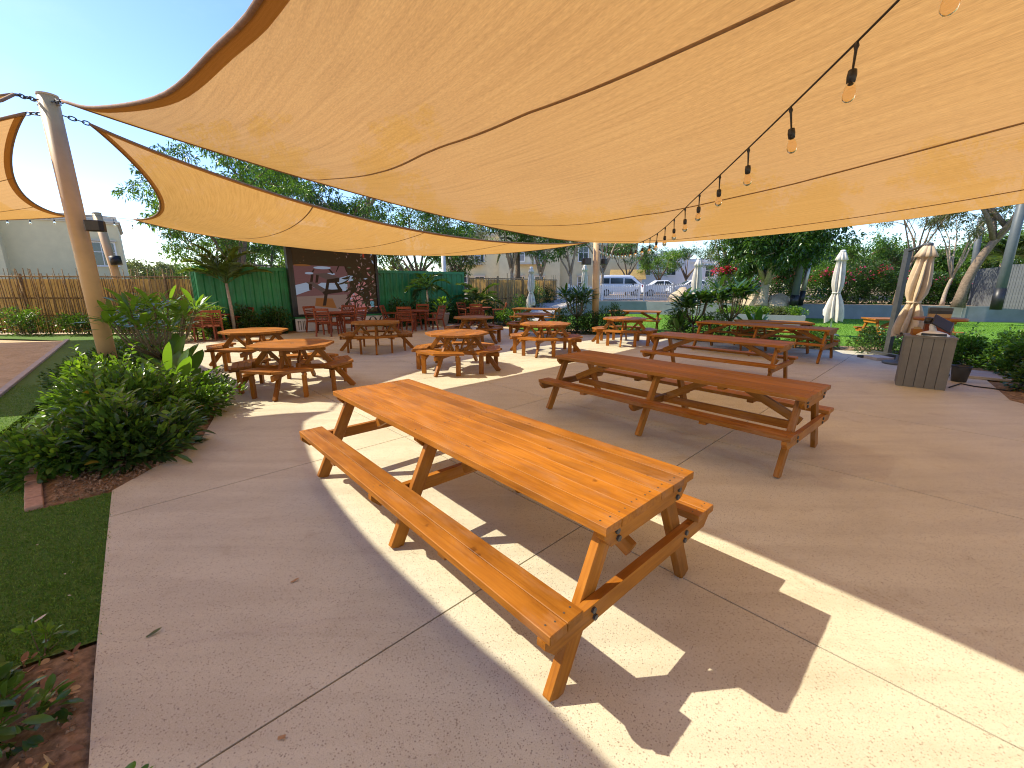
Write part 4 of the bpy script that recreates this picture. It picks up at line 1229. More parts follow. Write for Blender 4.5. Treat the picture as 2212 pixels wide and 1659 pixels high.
# payment terminal
pos = empty('payment_terminal', top + dx * wid * .55 + dy * .2 + Vector((0, 0, .002)), ang, 'white and black tilting payment terminal on the counter', 'terminal')
mb = MB(); mb.lathe([(.0, .0), (.2, .0), (.205, .012), (.16, .05), (.06, .085), (.0, .09)], 24); o_ = mb.build('foot', M['white_paint'], pos, True); o_.scale.y = .75
mb = MB(); mb.box((0, -.115, .03), (.3, .07, .035)); o_ = mb.build('printer_slot', M['black'], pos)
mb = MB(); mb.tube([(0, .02, .06), (-.03, .02, .16), (-.01, .0, .235)], [.05, .04, .045], 12); mb.build('neck', M['white_paint'], pos, True)
mb = MB(); mb.box((0, 0, 0), (.30, .025, .2)); o_ = mb.build('screen_housing', M['black'], pos, False, (.08, -.01, .21), (R(-35), R(30), R(20)))
bv = o_.modifiers.new('b', 'BEVEL'); bv.width = .008; bv.segments = 2
mb = MB(); mb.lathe([(.0, -.05), (.05, -.05), (.06, 0), (.05, .05), (0, .05)], 14); mb.build('hinge_knob', M['black'], pos, True, (-.09, .0, .25), (0, R(90), 0))
cu = empty('napkin_box', top + dx * wid * .22 + dy * .28 + Vector((0, 0, .002)), ang + .2, 'small orange-brown box of napkins on the counter', 'box')
mb = MB()
for s, sz in (((0, -.05, .05), (.12, .01, .1)), ((0, .05, .05), (.12, .01, .1)), ((-.055, 0, .05), (.01, .09, .1)), ((.055, 0, .05), (.01, .09, .1)), ((0, 0, .006), (.1, .09, .01))): mb.box(s, sz)
mb.build('box_shell', M['wood'], cu)
for k in range(4):
    mb = MB(); mb.box((0, 0, .07), (.09, .006, .1)); mb.build('napkin', M['cork'], cu, False, (-.0, -.03 + .02 * k, .012), (R(-8 + 5 * k), 0, R(4 * k)))
# bar table made of a cable drum with trays on it
bt = empty('bar_table', at(2042, 640, 7.9), 0, 'tall round bar table with barrel leg behind the counter', 'bar table'); bt.location.z = 0
mb = MB(); mb.lathe([(0, 1.04), (.36, 1.04), (.375, 1.05), (.375, 1.085), (.36, 1.095), (0, 1.095)], 40); mb.build('round_top', M['wood'], bt, True)
for k in range(12):
    a_ = 2 * math.pi * k / 12
    sv = board('barrel_stave', bt, (1.02, .098, .02), (.185 * math.cos(a_), .185 * math.sin(a_), .52), M['wood_red'], c=.002)
    sv.rotation_euler = (Matrix.Rotation(a_, 3, 'Z') @ Matrix.Rotation(R(90), 3, 'Y') @ Matrix.Rotation(0, 3, 'X')).to_euler()
mb = MB(); mb.lathe([(.0, .02), (.3, .02), (.31, .04), (.3, .06), (0, .06)], 30); mb.build('foot_disc', M['dark_metal'], bt, True)
for k, (z, h, m, s, lab) in enumerate(((1.098, .07, 'cork', 1.0, 'brown cardboard tray, lowest of the stack on the bar table'), (1.17, .055, 'black', 1.03, 'black tray in the middle of the stack on the bar table'), (1.227, .05, 'dark_metal', 1.05, 'black tray on top of the stack on the bar table'))):
    tr = empty('tray', bt.location + Vector((-.03, 0, z)), ang, lab, 'tray')
    mb = MB(); W2, D2_ = .15 * s, .11 * s
    mb.box((0, 0, .005), (2 * W2, 2 * D2_, .01)); mb.build('tray_floor', M[m], tr)
    for sx, sy, wx, wy in ((-W2 + .006, 0, .012, 2 * D2_ - .001), (W2 - .006, 0, .012, 2 * D2_ - .001), (0, -D2_ + .006, 2 * W2 - .026, .012), (0, D2_ - .006, 2 * W2 - .026, .012)):
        mb = MB(); mb.box((sx, sy, h / 2 + .0055), (wx, wy, h - .011)); mb.build('tray_side', M[m], tr)
# wire basket and power cable
bk = empty('waste_basket', gp(2070, 824), 0, 'small black mesh waste basket behind the counter', 'basket')
mb = MB(); mb.lathe([(0, 0.005), (.1, 0.005), (.13, .27), (.134, .28), (.126, .28), (.1, .03)], 24); mb.build('mesh_bin', M['dark_metal'], bk, True)
mb = MB(); mb.tube([(.132 * math.cos(R(a_)), .132 * math.sin(R(a_)), .282) for a_ in range(0, 361, 15)], .007, 6, cap=False); mb.build('rim', M['black'], bk, True)
pv = empty('paving_slabs', gp(2095, 812), ang, 'small pale paving slabs under the bar table', 'paving')
for k in range(2): board('paver', pv, (.55, .4, .05), (.1 + .1 * k, .3 - .42 * k, .025), M['kerb'], c=.006)
cb = MB(); p0 = gp(2060, 832); cb.tube([Vector((q.x, q.y, .012)) - p0 for q in (gp(2050, 838), gp(2075, 830), gp(2105, 836), gp(2140, 840), gp(2180, 846), gp(2205, 840))], .011, 6)
tag(cb.build('power_cable', M['black'], None, True, p0), 'black power cable running from the counter into the hedge', 'cable')

# ------------------------------------------------------------------ planter, pots, rocks, lamp posts
pf = gp(1737, 707); pl_ = gp(1612, 702)
d = Vector((pl_.x - pf.x, pl_.y - pf.y, 0)).normalized(); dn = Vector((-d.y, d.x, 0))
if dn.y < 0: dn = -dn
ps = empty('raised_planter', (pf.x, pf.y, 0), math.atan2(d.y, d.x), 'grey rendered raised planter on the lawn, full of green shrubs', 'planter')
sgn = -1 if Vector((-d.y, d.x, 0)).y < 0 else 1
PLn, PDp, PHt = 3.4, 1.7, .46
for (x, y, sx, sy) in ((PLn / 2, .06, PLn, .12), (PLn / 2, PDp - .06, PLn, .12), (.06, PDp / 2, .12, PDp - .24), (PLn - .06, PDp / 2, .12, PDp - .24)):
    mb = MB(); mb.box((x, sgn * y, PHt / 2), (sx, sy, PHt)); mb.build('planter_wall', M['grey_wall'], ps)
mb = MB(); mb.box((PLn / 2, sgn * PDp / 2, PHt / 2 - .04), (PLn - .24, PDp - .24, PHt - .1)); mb.build('planter_soil', M['soil'], ps)
PLANTER = (Vector((pf.x, pf.y, 0)), d, dn, PLn, PDp, PHt)

def rock(label, loc, s, seed):
    bm = bmesh.new(); bmesh.ops.create_icosphere(bm, subdivisions=3, radius=1)
    from mathutils import noise as mn
    for v in bm.verts:
        k = 1 + .3 * mn.noise(v.co * 1.3 + Vector((seed, 0, 0))) + .12 * mn.noise(v.co * 3.1 + Vector((0, seed, 0)))
        v.co = v.co * k
        for ax in ((.7, .3, .6), (-.6, .2, .7), (.1, -.9, .3)):
            n_ = Vector(ax).normalized(); dd = v.co.dot(n_) - .78
            if dd > 0: v.co -= n_ * dd * .8
        v.co = Vector((v.co.x * s[0], v.co.y * s[1], max(-.2, v.co.z) * s[2]))
    me = bpy.data.meshes.new('boulder'); bm.to_mesh(me); bm.free(); me.materials.append(M['rock'])
    return tag(obj('boulder', me, None, loc, (0, 0, seed)), label, 'rock', 'sandstone boulders')
for lab, u, v, Y, s, sd in (('large flat sandstone boulder in front of the railing', 1472, 640, 27.5, (1.15, .7, .85), 1), ('smaller sandstone boulder right of the flat one by the railing', 1512, 642, 27.0, (.8, .6, .55), 2),
                            ('pale sandstone boulder left of the round-crowned tree', 1628, 650, 22.9, (.62, .5, .9), 3), ('long sandstone boulder right of the round-crowned tree', 1680, 652, 22.6, (.95, .6, .62), 4)):
    p = at(u, v, Y); rock(lab, (p.x, p.y, TERR_Z), s, sd)

def lamp_post(label, base, top, r, mat, band):
    base = Vector(base); root = empty('lamp_post', base, 0, label, 'post'); t = Vector(top) - base
    mb = MB(); mb.tube([(0, 0, 0), t * .5, t], [r, r * .95, r * .9], 16); mb.build('post', M[mat], root, True)
    mb = MB(); mb.tube([(0, 0, 0), t.normalized() * band], r * 1.12, 16); mb.build('base_sleeve', M['black'], root, True)
    return root
p = at(1716, 646, 21.8); q = at(1733, 470, 21.8); lamp_post('thick grey post with black foot in front of the round-crowned tree', (p.x, p.y, TERR_Z), (q.x + .3, q.y, 5.6), .17, 'grey_metal', .55)
p = at(1730, 646, 22.6); q = at(1748, 560, 22.6); lamp_post('thinner pale grey post beside the thick grey post', (p.x, p.y, TERR_Z), (q.x + .1, q.y, 3.6), .12, 'steel', .75)
p = at(2158, 640, 18.5); q = at(2200, 440, 18.5); lamp_post('tall grey post with black foot at the right edge', (p.x, p.y, TERR_Z), (q.x + .15, q.y, 6.2), .17, 'grey_metal', .9)
p = at(2095, 640, 26); q = at(2113, 500, 26); lamp_post('grey post behind the leaning tree', (p.x, p.y, TERR_Z), (q.x, q.y, 5.6), .16, 'grey_metal', .5)

# grey slatted screens at the far right
for nm, (u0, u1, Y0, Y1, zt), lab in (('a', (2092, 2150, 22.5, 20.5, 2.35), 'grey vertical-board screen panel left of the tall post'), ('b', (2168, 2290, 19.6, 17.6, 2.45), 'grey vertical-board screen panel at the right edge')):
    p = at(u0, 640, Y0); q = at(u1, 640, Y1); d = Vector((q.x - p.x, q.y - p.y, 0)); L = d.length
    root = empty('board_screen', (p.x, p.y, TERR_Z), math.atan2(d.y, d.x), lab, 'screen panel')
    n = int(L / .11)
    for k in range(n): board('slat', root, (zt - .5 + .08 * k / n, .1, .022), (L * (k + .5) / n, random.uniform(-.004, .004), (zt - .5) / 2), M['slats_grey'], (R(90), R(-90), 0), .002)
    for z in (.3, zt - .8): board('rail', root, (L, .04, .07), (L / 2, .04, z), M['slats_grey'], c=.002)

# ------------------------------------------------------------------ railing and gate by the street
def railing(label, a, b_, z, h, gap=.115, name='railing', mat='rail_grey'):
    a = Vector((*a, z)); b_ = Vector((*b_, z)); d = b_ - a; L = d.length
    root = empty(name, a, math.atan2(d.y, d.x), label, 'railing')
    for zz in (.12, h - .14):
        mb = MB(); mb.box((L / 2, 0, zz), (L, .03, .045)); mb.build('rail', M[mat], root)
    mbp = MB(); mbp.tube([(0, 0, .05), (0, 0, h - .03), (0, 0, h)], [.028, .028, .008], 6); bar = mbp.mesh('bar', M[mat])
    n = int(L / gap)
    for k in range(n): obj('bar', bar, root, (gap * (k + .5), 0, 0))
    for x in (0, L):
        mb = MB(); mb.box((x, 0, h / 2 + .04), (.09, .09, h + .1)); mb.build('post', M[mat], root)
    return root
y_ = 28.9
railing('white picket gate across the top of the ramp', (at(1228, 640, y_).x, y_), (at(1300, 640, y_).x, y_), TERR_Z + .05, 1.0, .13, 'gate', 'white_paint')
railing('white railing panel in front of the white van', (at(1301, 640, y_).x, y_ - .02), (at(1380, 640, y_).x, y_ - .02), TERR_Z + .05, 1.0, .13, 'gate', 'white_paint')
railing('grey metal railing panel right of the gate', (at(1392, 640, y_).x, y_ + .1), (at(1455, 640, y_).x, y_ + .2), TERR_Z, 1.15, .12)
railing('grey metal railing panel behind the flat boulder', (at(1456, 640, y_).x, y_ + .25), (at(1545, 640, y_).x, y_ + .3), TERR_Z, 1.15, .12)
railing('low dark railing at the end of the reed fence', (at(1190, 640, 28.6).x, 28.6), (at(1220, 640, 28.6).x, 28.7), TERR_Z, .8, .14)

# ------------------------------------------------------------------ vehicles on the street
def car(label, loc, rz, prof, L, W_, wheels, wins, cat='car', mat='car_white', wr=.33):
    """body from a side outline, rounded over; windows, wheels, lights as parts"""
    root = empty('parked_' + cat, loc, rz, label, cat, 'vehicles parked on the street')
    mb = MB(); n = len(prof)
    secs = [(-W_ / 2, .86, .05), (-W_ / 2 + .06, .97, .01), (-W_ / 2 + .2, 1, 0), (W_ / 2 - .2, 1, 0), (W_ / 2 - .06, .97, .01), (W_ / 2, .86, .05)]
    zc = .75; vs = []
    for (y, k, up) in secs:
        for (x, z) in prof:
            vs.append((x * (k * .5 + .5), y * (1 if z < 1.0 else (1 - .12 * (z - 1.0))), zc + (z - zc) * k if z > zc else z + up))
    fs = [(i * n + q, i * n + (q + 1) % n, (i + 1) * n + (q + 1) % n, (i + 1) * n + q) for i in range(len(secs) - 1) for q in range(n)]
    fs += [tuple(range(n - 1, -1, -1)), tuple((len(secs) - 1) * n + q for q in range(n))]
    mb.add(vs, fs); mb.build('body', M[mat], root, False)
    for (pts, side) in wins:
        if side == 's':
            for sy in (-1, 1):
                m2 = MB(); yy = sy * (W_ / 2 + .004)
                pp = [(p[0], yy * (1 - .1 * max(0, p[1] - 1.0)), p[1]) for p in pts]
                ins = [(p[0], p[1] - sy * .05, p[2]) for p in pp]
                k = len(pts); m2.add(pp + ins, [tuple(range(k)), tuple(range(2 * k - 1, k - 1, -1))] + [(i, (i + 1) % k, k + (i + 1) % k, k + i) for i in range(k)])
                m2.build('window', M['glass_dark'], root)
        else:
            (x0, z0), (x1, z1) = pts; m2 = MB(); w = W_ * .4
            nx, nz = (z1 - z0), -(x1 - x0); l = math.hypot(nx, nz); nx, nz = nx / l * .02, nz / l * .02
            if (nx < 0) != (x0 + x1 < 0): nx, nz = -nx, -nz
            m2.add([(x0, -w, z0), (x0, w, z0), (x1, w * .92, z1), (x1, -w * .92, z1), (x0 + nx, -w, z0 + nz), (x0 + nx, w, z0 + nz), (x1 + nx, w * .92, z1 + nz), (x1 + nx, -w * .92, z1 + nz)], [(4, 5, 6, 7), (0, 1, 5, 4), (1, 2, 6, 5), (2, 3, 7, 6), (3, 0, 4, 7)])
            m2.build('windscreen', M['glass_dark'], root)
    for x in wheels:
        for sy in (-1, 1):
            m2 = MB(); m2.tube([(0, -.1, 0), (0, .1, 0)], wr, 20)
            w_ = m2.build('wheel', M['tyre'], root, False, (x, sy * (W_ / 2 - .08), wr))
            m2 = MB(); m2.tube([(0, sy * .1, 0), (0, sy * .112, 0)], wr * .62, 14); m2.build('rim', M['steel'], w_)
    xf = max(p[0] for p in prof); xb = min(p[0] for p in prof)
    for sy in (-1, 1):
        m2 = MB(); m2.box((xf - .1, sy * (W_ / 2 - .2), .78), (.14, .3, .16)); m2.build('headlight', M['steel'], root)
        m2 = MB(); m2.box((xb + .06, sy * (W_ / 2 - .14), .95), (.1, .16, .3)); m2.build('tail_light', M['red_paint'], root)
        m2 = MB(); m2.box((xf * .45, sy * (W_ / 2 + .1), 1.12), (.1, .18, .14)); m2.build('mirror', M['black'], root)
    m2 = MB(); m2.box((xf - .02, 0, .42), (.1, W_ * .8, .2)); m2.build('bumper', M['black'], root)
    return root
van_prof = [(-2.4, .38), (-2.42, 1.0), (-2.36, 1.75), (-2.2, 1.98), (-1.0, 2.05), (.8, 2.03), (1.15, 1.92), (1.95, 1.2), (2.35, 1.05), (2.45, .8), (2.45, .38)]
p = at(1338, 640, 43.5)
car('white passenger van parked on the street behind the gate', (p.x, 43.5, TERR_Z + .012), R(-4), van_prof, 4.9, 1.75, (-1.45, 1.5),
    [([(-2.1, 1.2), (-2.1, 1.72), (-1.2, 1.74), (-1.2, 1.2)], 's'), ([(-1.1, 1.2), (-1.1, 1.74), (.15, 1.74), (.15, 1.2)], 's'), ([(.28, 1.2), (.28, 1.72), (.95, 1.68), (1.55, 1.2)], 's'), ([(1.95, 1.22), (1.22, 1.86)], 'f')], 'van')
car_prof = [(-2.1, .36), (-2.15, .85), (-1.95, 1.02), (-1.4, 1.12), (-.85, 1.5), (.25, 1.52), (.95, 1.08), (1.8, .95), (2.15, .75), (2.18, .36)]
cw = [([(-1.15, 1.08), (-.78, 1.42), (-.15, 1.44), (-.15, 1.06)], 's'), ([(-.05, 1.06), (-.05, 1.44), (.28, 1.42), (.78, 1.06)], 's'), ([(.98, 1.1), (.34, 1.46)], 'f')]
p = at(1432, 640, 42); car('white hatchback seen through the grey railing', (p.x, 42.0, TERR_Z + .012), R(-10), car_prof, 4.3, 1.7, (-1.3, 1.35), cw)
p = at(1492, 640, 40); car('white car on the street half hidden by a closed parasol', (p.x, 40.0, TERR_Z + .012), R(172), car_prof, 4.3, 1.7, (-1.3, 1.35), cw)

# ------------------------------------------------------------------ houses
def house(label, loc, rz, vols, wins, name='house', trim='stone_trim', wall='cream_wall', extras=()):
    root = empty(name, loc, rz, label, 'house')
    for (x0, x1, y0, y1, h) in vols:
        mb = MB(); mb.box(((x0 + x1) / 2, (y0 + y1) / 2, h / 2), (x1 - x0, y1 - y0, h)); mb.build('wall', M[wall], root)
        mb = MB(); mb.box(((x0 + x1) / 2, (y0 + y1) / 2, h + .08), (x1 - x0 + .4, y1 - y0 + .4, .14)); mb.box(((x0 + x1) / 2, (y0 + y1) / 2, h - .06), (x1 - x0 + .2, y1 - y0 + .2, .12))
        mb.box(((x0 + x1) / 2, (y0 + y1) / 2, h + .32), (x1 - x0 + .05, y1 - y0 + .05, .34)); mb.build('cornice', M[trim], root)
    for (x, z, w, h, y) in wins:
        f = MB()
        for (cx, cz, sx, sz) in ((0, h / 2 + .05, w + .2, .1), (0, -h / 2 - .05, w + .3, .1), (-w / 2 - .05, 0, .1, h), (w / 2 + .05, 0, .1, h)): f.box((cx, -.05, cz), (sx, .14, sz))
        fo = f.build('window', M['white_paint'], root, False, (x, y, z))
        for s in (-1, 1):
            g = MB(); g.box((s * w / 4, -.012, 0), (w / 2 - .05, .03, h - .02)); g.build('pane', M['glass_dark'], fo)
        g = MB(); g.box((0, -.03, 0), (.05, .05, h)); g.box((0, -.032, h * .1), (w, .05, .05)); g.build('glazing_bar', M['white_paint'], fo)
        g = MB(); g.box((0, -.16, h / 2 + .18), (w + .4, .34, .1)); g.build('hood', M[trim], fo)
    for (x, z, w, y) in extras:
        b = MB(); b.box((x, y - .5, z), (w, 1.0, .18)); b.build('balcony_slab', M[trim], root)
        b = MB(); b.box((x, y - .98, z + .98), (w, .05, .06))
        k = -w / 2
        while k < w / 2: b.tube([(x + k, y - .98, z + .1), (x + k, y - .98, z + .96)], .018, 5); k += .14
        b.build('balcony_rail', M['white_paint'], root)
    return root
house('large plain cream house behind the reed fence at left', (-36.2, 31.2, 0), R(41), [(0, 6.2, 0, 9, 6.5), (-9, .0, -1.3, 8, 7.2)], [(5.0, 4.1, 1.5, 1.7, -.003), (-2.6, 3.7, 1.4, 2.2, -1.303)], extras=[(-2.6, 2.4, 2.4, -1.3)])
mb = MB(); mb.prism([(0, 0), (14, 0), (14, .3), (0, .3)], 0, 1.9); o_ = mb.build('boundary_wall', M['cream_wall'], None, False, (-33.5, 31, 0), (0, 0, R(6)))
tag(o_, 'cream garden wall right of the large cream house', 'wall')
HW = [(x, z, 1.1, 1.7, -.003) for x in (2.2, 4.4, 9.5, 12.0, 17.4, 19.6) for z in (5.5, 1.9)]
house('pale two-storey villa row behind the green container and palms', (-8.5, 55, 0), R(-4), [(0, 7, 0, 9, 7.7), (7, 14.5, -.9, 9, 8.3), (14.5, 24, .3, 9, 7.5)],
      [(x, z, w, h, (-.003 if x < 7 else (-.903 if x < 14.5 else .297))) for (x, z, w, h, y) in HW], extras=[(3.2, 4.3, 3.2, 0), (10.8, 4.3, 3.4, -.9)])
house('white villa behind the street trees right of the loudspeaker pole', (17, 62, 0), R(-10), [(0, 8, 0, 9, 5.6), (8, 15, 1, 9, 4.9)], [(2.2, 3.9, 1.2, 1.5, -.003), (5.6, 3.9, 1.2, 1.5, -.003), (11, 3.6, 1.2, 1.4, .997)], wall='white_wall', trim='white_wall')
house('pale grey villa far behind the closed parasol in the middle bed', (31, 70, 0), R(-12), [(0, 10, 0, 9, 5.0)], [(3, 3.6, 1.2, 1.5, -.003), (7, 3.6, 1.2, 1.5, -.003)], wall='white_wall', trim='stone_trim')
house('cream house far left beyond the garden wall', (-42, 66, 0), R(0), [(0, 9, 0, 8, 4.2), (9, 18, 1, 8, 3.4)], [(3, 2.4, 1.2, 1.4, -.003), (6, 2.4, 1.2, 1.4, -.003)])
# kiosk with a low tan roof behind the van
p = at(1352, 640, 52); kq = empty('garden_kiosk', (p.x, 52, TERR_Z), R(-8), 'small timber kiosk with a tan pitched roof behind the van', 'kiosk')
mb = MB(); mb.box((0, 0, .9), (3.2, 2.4, 1.8)); mb.build('wall', M['white_wall'], kq)
mb = MB(); mb.add([(-2, -1.6, 1.75), (2, -1.6, 1.75), (2, 1.6, 1.75), (-2, 1.6, 1.75), (-2, 0, 2.9), (2, 0, 2.9)], [(0, 1, 5, 4), (2, 3, 4, 5), (0, 4, 3), (1, 2, 5), (3, 2, 1, 0)]); mb.build('roof', M['reed_mat'], kq)

# ------------------------------------------------------------------ vegetation
def norm(a): return a / np.maximum(np.linalg.norm(a, axis=1, keepdims=True), 1e-9)

def leaf_mesh(name, pos, dirs, L, W_, mat, shape=0, droop=.25, roll=None):
    """many separate leaves in one mesh: shape 0 = four-point leaf, 1 = oval leaf with a folded midrib"""
    n = len(pos); dirs = norm(dirs)
    L = np.broadcast_to(np.asarray(L, float), (n,))[:, None]; W_ = np.broadcast_to(np.asarray(W_, float), (n,))[:, None]
    up = np.tile([0, 0, 1.0], (n, 1)) + rng.normal(0, .45, (n, 3))
    side = norm(np.cross(dirs, up)); nrm = np.cross(side, dirs)
    down = np.tile([0, 0, -1.0], (n, 1))
    if shape == 0:
        tip = pos + dirs * L + down * L * droop
        mid = pos + dirs * L * .45 + down * L * droop * .15
        V = np.stack([pos, mid + side * W_ / 2 + nrm * W_ * .18, tip, mid - side * W_ / 2 + nrm * W_ * .18], 1).reshape(-1, 3)
        k = 4; F = np.array([[0, 1, 2], [0, 2, 3]])
    else:
        pts = [pos]
        for t, w in ((.28, .8), (.6, 1.0), (.85, .62)):
            c = pos + dirs * L * t + down * L * droop * t * t
            pts += [c + side * W_ / 2 * w + nrm * W_ * .16 * w, c, c - side * W_ / 2 * w + nrm * W_ * .16 * w]
        pts.append(pos + dirs * L + down * L * droop)
        V = np.stack(pts, 1).reshape(-1, 3); k = 11
        F = np.array([[0, 1, 2], [0, 2, 3], [1, 4, 5], [1, 5, 2], [2, 5, 6], [2, 6, 3], [4, 7, 8], [4, 8, 5], [5, 8, 9], [5, 9, 6], [7, 10, 8], [8, 10, 9]])
    FF = (F[None] + (np.arange(n) * k)[:, None, None]).reshape(-1, 3)
    me = bpy.data.meshes.new(name)
    me.vertices.add(len(V)); me.vertices.foreach_set('co', V.astype(np.float32).ravel())
    me.loops.add(FF.size); me.loops.foreach_set('vertex_index', FF.astype(np.int32).ravel())
    me.polygons.add(len(FF)); me.polygons.foreach_set('loop_start', np.arange(0, FF.size, 3, dtype=np.int32)); me.polygons.foreach_set('loop_total', np.full(len(FF), 3, dtype=np.int32))
    if shape == 1: me.polygons.foreach_set('use_smooth', np.ones(len(FF), dtype=bool))
    me.update(calc_edges=True); me.validate()
    me.materials.append(mat)
    return me

def clump_points(rx, ry, h, n, nclump, seed, tight=.34, low=.0):
    """leaf positions gathered in uneven clumps inside a dome; direction points out of each clump"""
    g = np.random.default_rng(seed)
    th = g.uniform(0, 2 * math.pi, nclump); rr = np.sqrt(g.uniform(0, 1, nclump)) * .86; zz = g.uniform(low + .08, 1, nclump)
    k = np.sqrt(np.clip(1 - (zz * .86) ** 2, .12, 1))
    C = np.stack([np.cos(th) * rr * rx * k, np.sin(th) * rr * ry * k, zz * h * .86], 1)
    size = g.uniform(.6, 1.25, nclump) * tight
    idx = g.integers(0, nclump, n)
    d = norm(g.normal(0, 1, (n, 3))); r = g.uniform(.3, 1, (n, 1)) ** .5
    P_ = C[idx] + d * r * size[idx][:, None] * np.array([rx, ry, h * .8]) 
    P_[:, 2] = np.maximum(P_[:, 2], .015)
    out = d * .75 + norm(C[idx] / np.array([rx, ry, h])) * .55 + g.normal(0, .3, (n, 3)); out[:, 2] += .25
    return P_, out, C

def shrub(label, loc, rx, ry, h, n, L, W_, mat, seed, nclump=26, shape=0, flowers=0, low=0.0, group=None, name='shrub', rz=0.0, fmat='flower_pink', cat='shrub', droop=.25):
    root = empty(name, loc, rz, label, cat, group)
    P_, D_, C = clump_points(rx, ry, h, n, nclump, seed, low=low)
    obj('foliage', leaf_mesh('foliage', P_, D_, L * rng.uniform(.6, 1.25, n), W_ * rng.uniform(.7, 1.2, n), M[mat], shape, droop), root)
    mb = MB()
    for c in C[:min(14, len(C))]:
        b = Vector((c[0] * .3, c[1] * .3, 0)); m = Vector((c[0] * .7, c[1] * .7, c[2] * .55)); sr = min(1, h * 1.5); mb.tube([b, m, Vector(c)], [.012 * sr, .009 * sr, .004 * sr], 5)
    mb.build('stems', M['stem'], root)
    if shape == 1 and n > 1500:
        ky = max(6, n // 160); iy = rng.integers(0, n, ky)
        obj('old_leaves', leaf_mesh('old_leaves', P_[iy] * np.array([1.05, 1.05, 1.0]), D_[iy], L * 1.0, W_ * 1.1, M['leaf_yellow'], 1, .5), root)['kind'] = 'stuff'
        kb = n // 5; ib = rng.integers(0, n, kb)
        sp_p, sp_d = [], []
        mt = MB()
        for j in range(16):                                     # upright shoots breaking the outline
            c = C[rng.integers(0, len(C))]; d_ = norm(np.array([[c[0] * .6 + rng.normal(0, .15), c[1] * .6 + rng.normal(0, .15), .75]]))[0]
            l_ = rng.uniform(.16, .34); b_ = c + np.array([0, 0, h * .1]); e_ = b_ + d_ * l_
            mt.tube([tuple(b_), tuple((b_ + e_) / 2 + rng.normal(0, .008, 3)), tuple(e_)], [.004, .003, .002], 4)
            for q in range(9):
                a_ = 2.4 * q; sp_p.append(b_ + d_ * l_ * (.3 + .7 * q / 8)); sp_d.append(d_ * .7 + np.array([math.cos(a_), math.sin(a_), .1]))
        mt.build('shoots', M['stem'], root)['kind'] = 'stuff'
        obj('shoot_leaves', leaf_mesh('shoot_leaves', np.array(sp_p), np.array(sp_d), L * .85, W_ * .9, M['leaf_bright'], 1, .15), root)['kind'] = 'stuff'
        obj('young_leaves', leaf_mesh('young_leaves', P_[ib] + rng.normal(0, .02, (kb, 3)) + np.array([0, 0, .03]), D_[ib] + np.array([0, 0, .5]), L * .8, W_ * .8, M['leaf_bright'], 1, .1), root)['kind'] = 'stuff'
    if flowers:
        fi = rng.integers(0, max(3, len(C) // 3), flowers); top = C[np.argsort(-C[:, 2] - .3 * np.abs(C[:, 0]))]
        fp = top[fi] + rng.normal(0, .14, (flowers, 3)) * np.array([1, 1, .7]) + np.array([0, -ry * .25, .05])
        fo_ = obj('flowers', leaf_mesh('flowers', fp, rng.normal(0, 1, (flowers, 3)), .13, .11, M[fmat], 0, .0), root); fo_['kind'] = 'stuff'
    return root

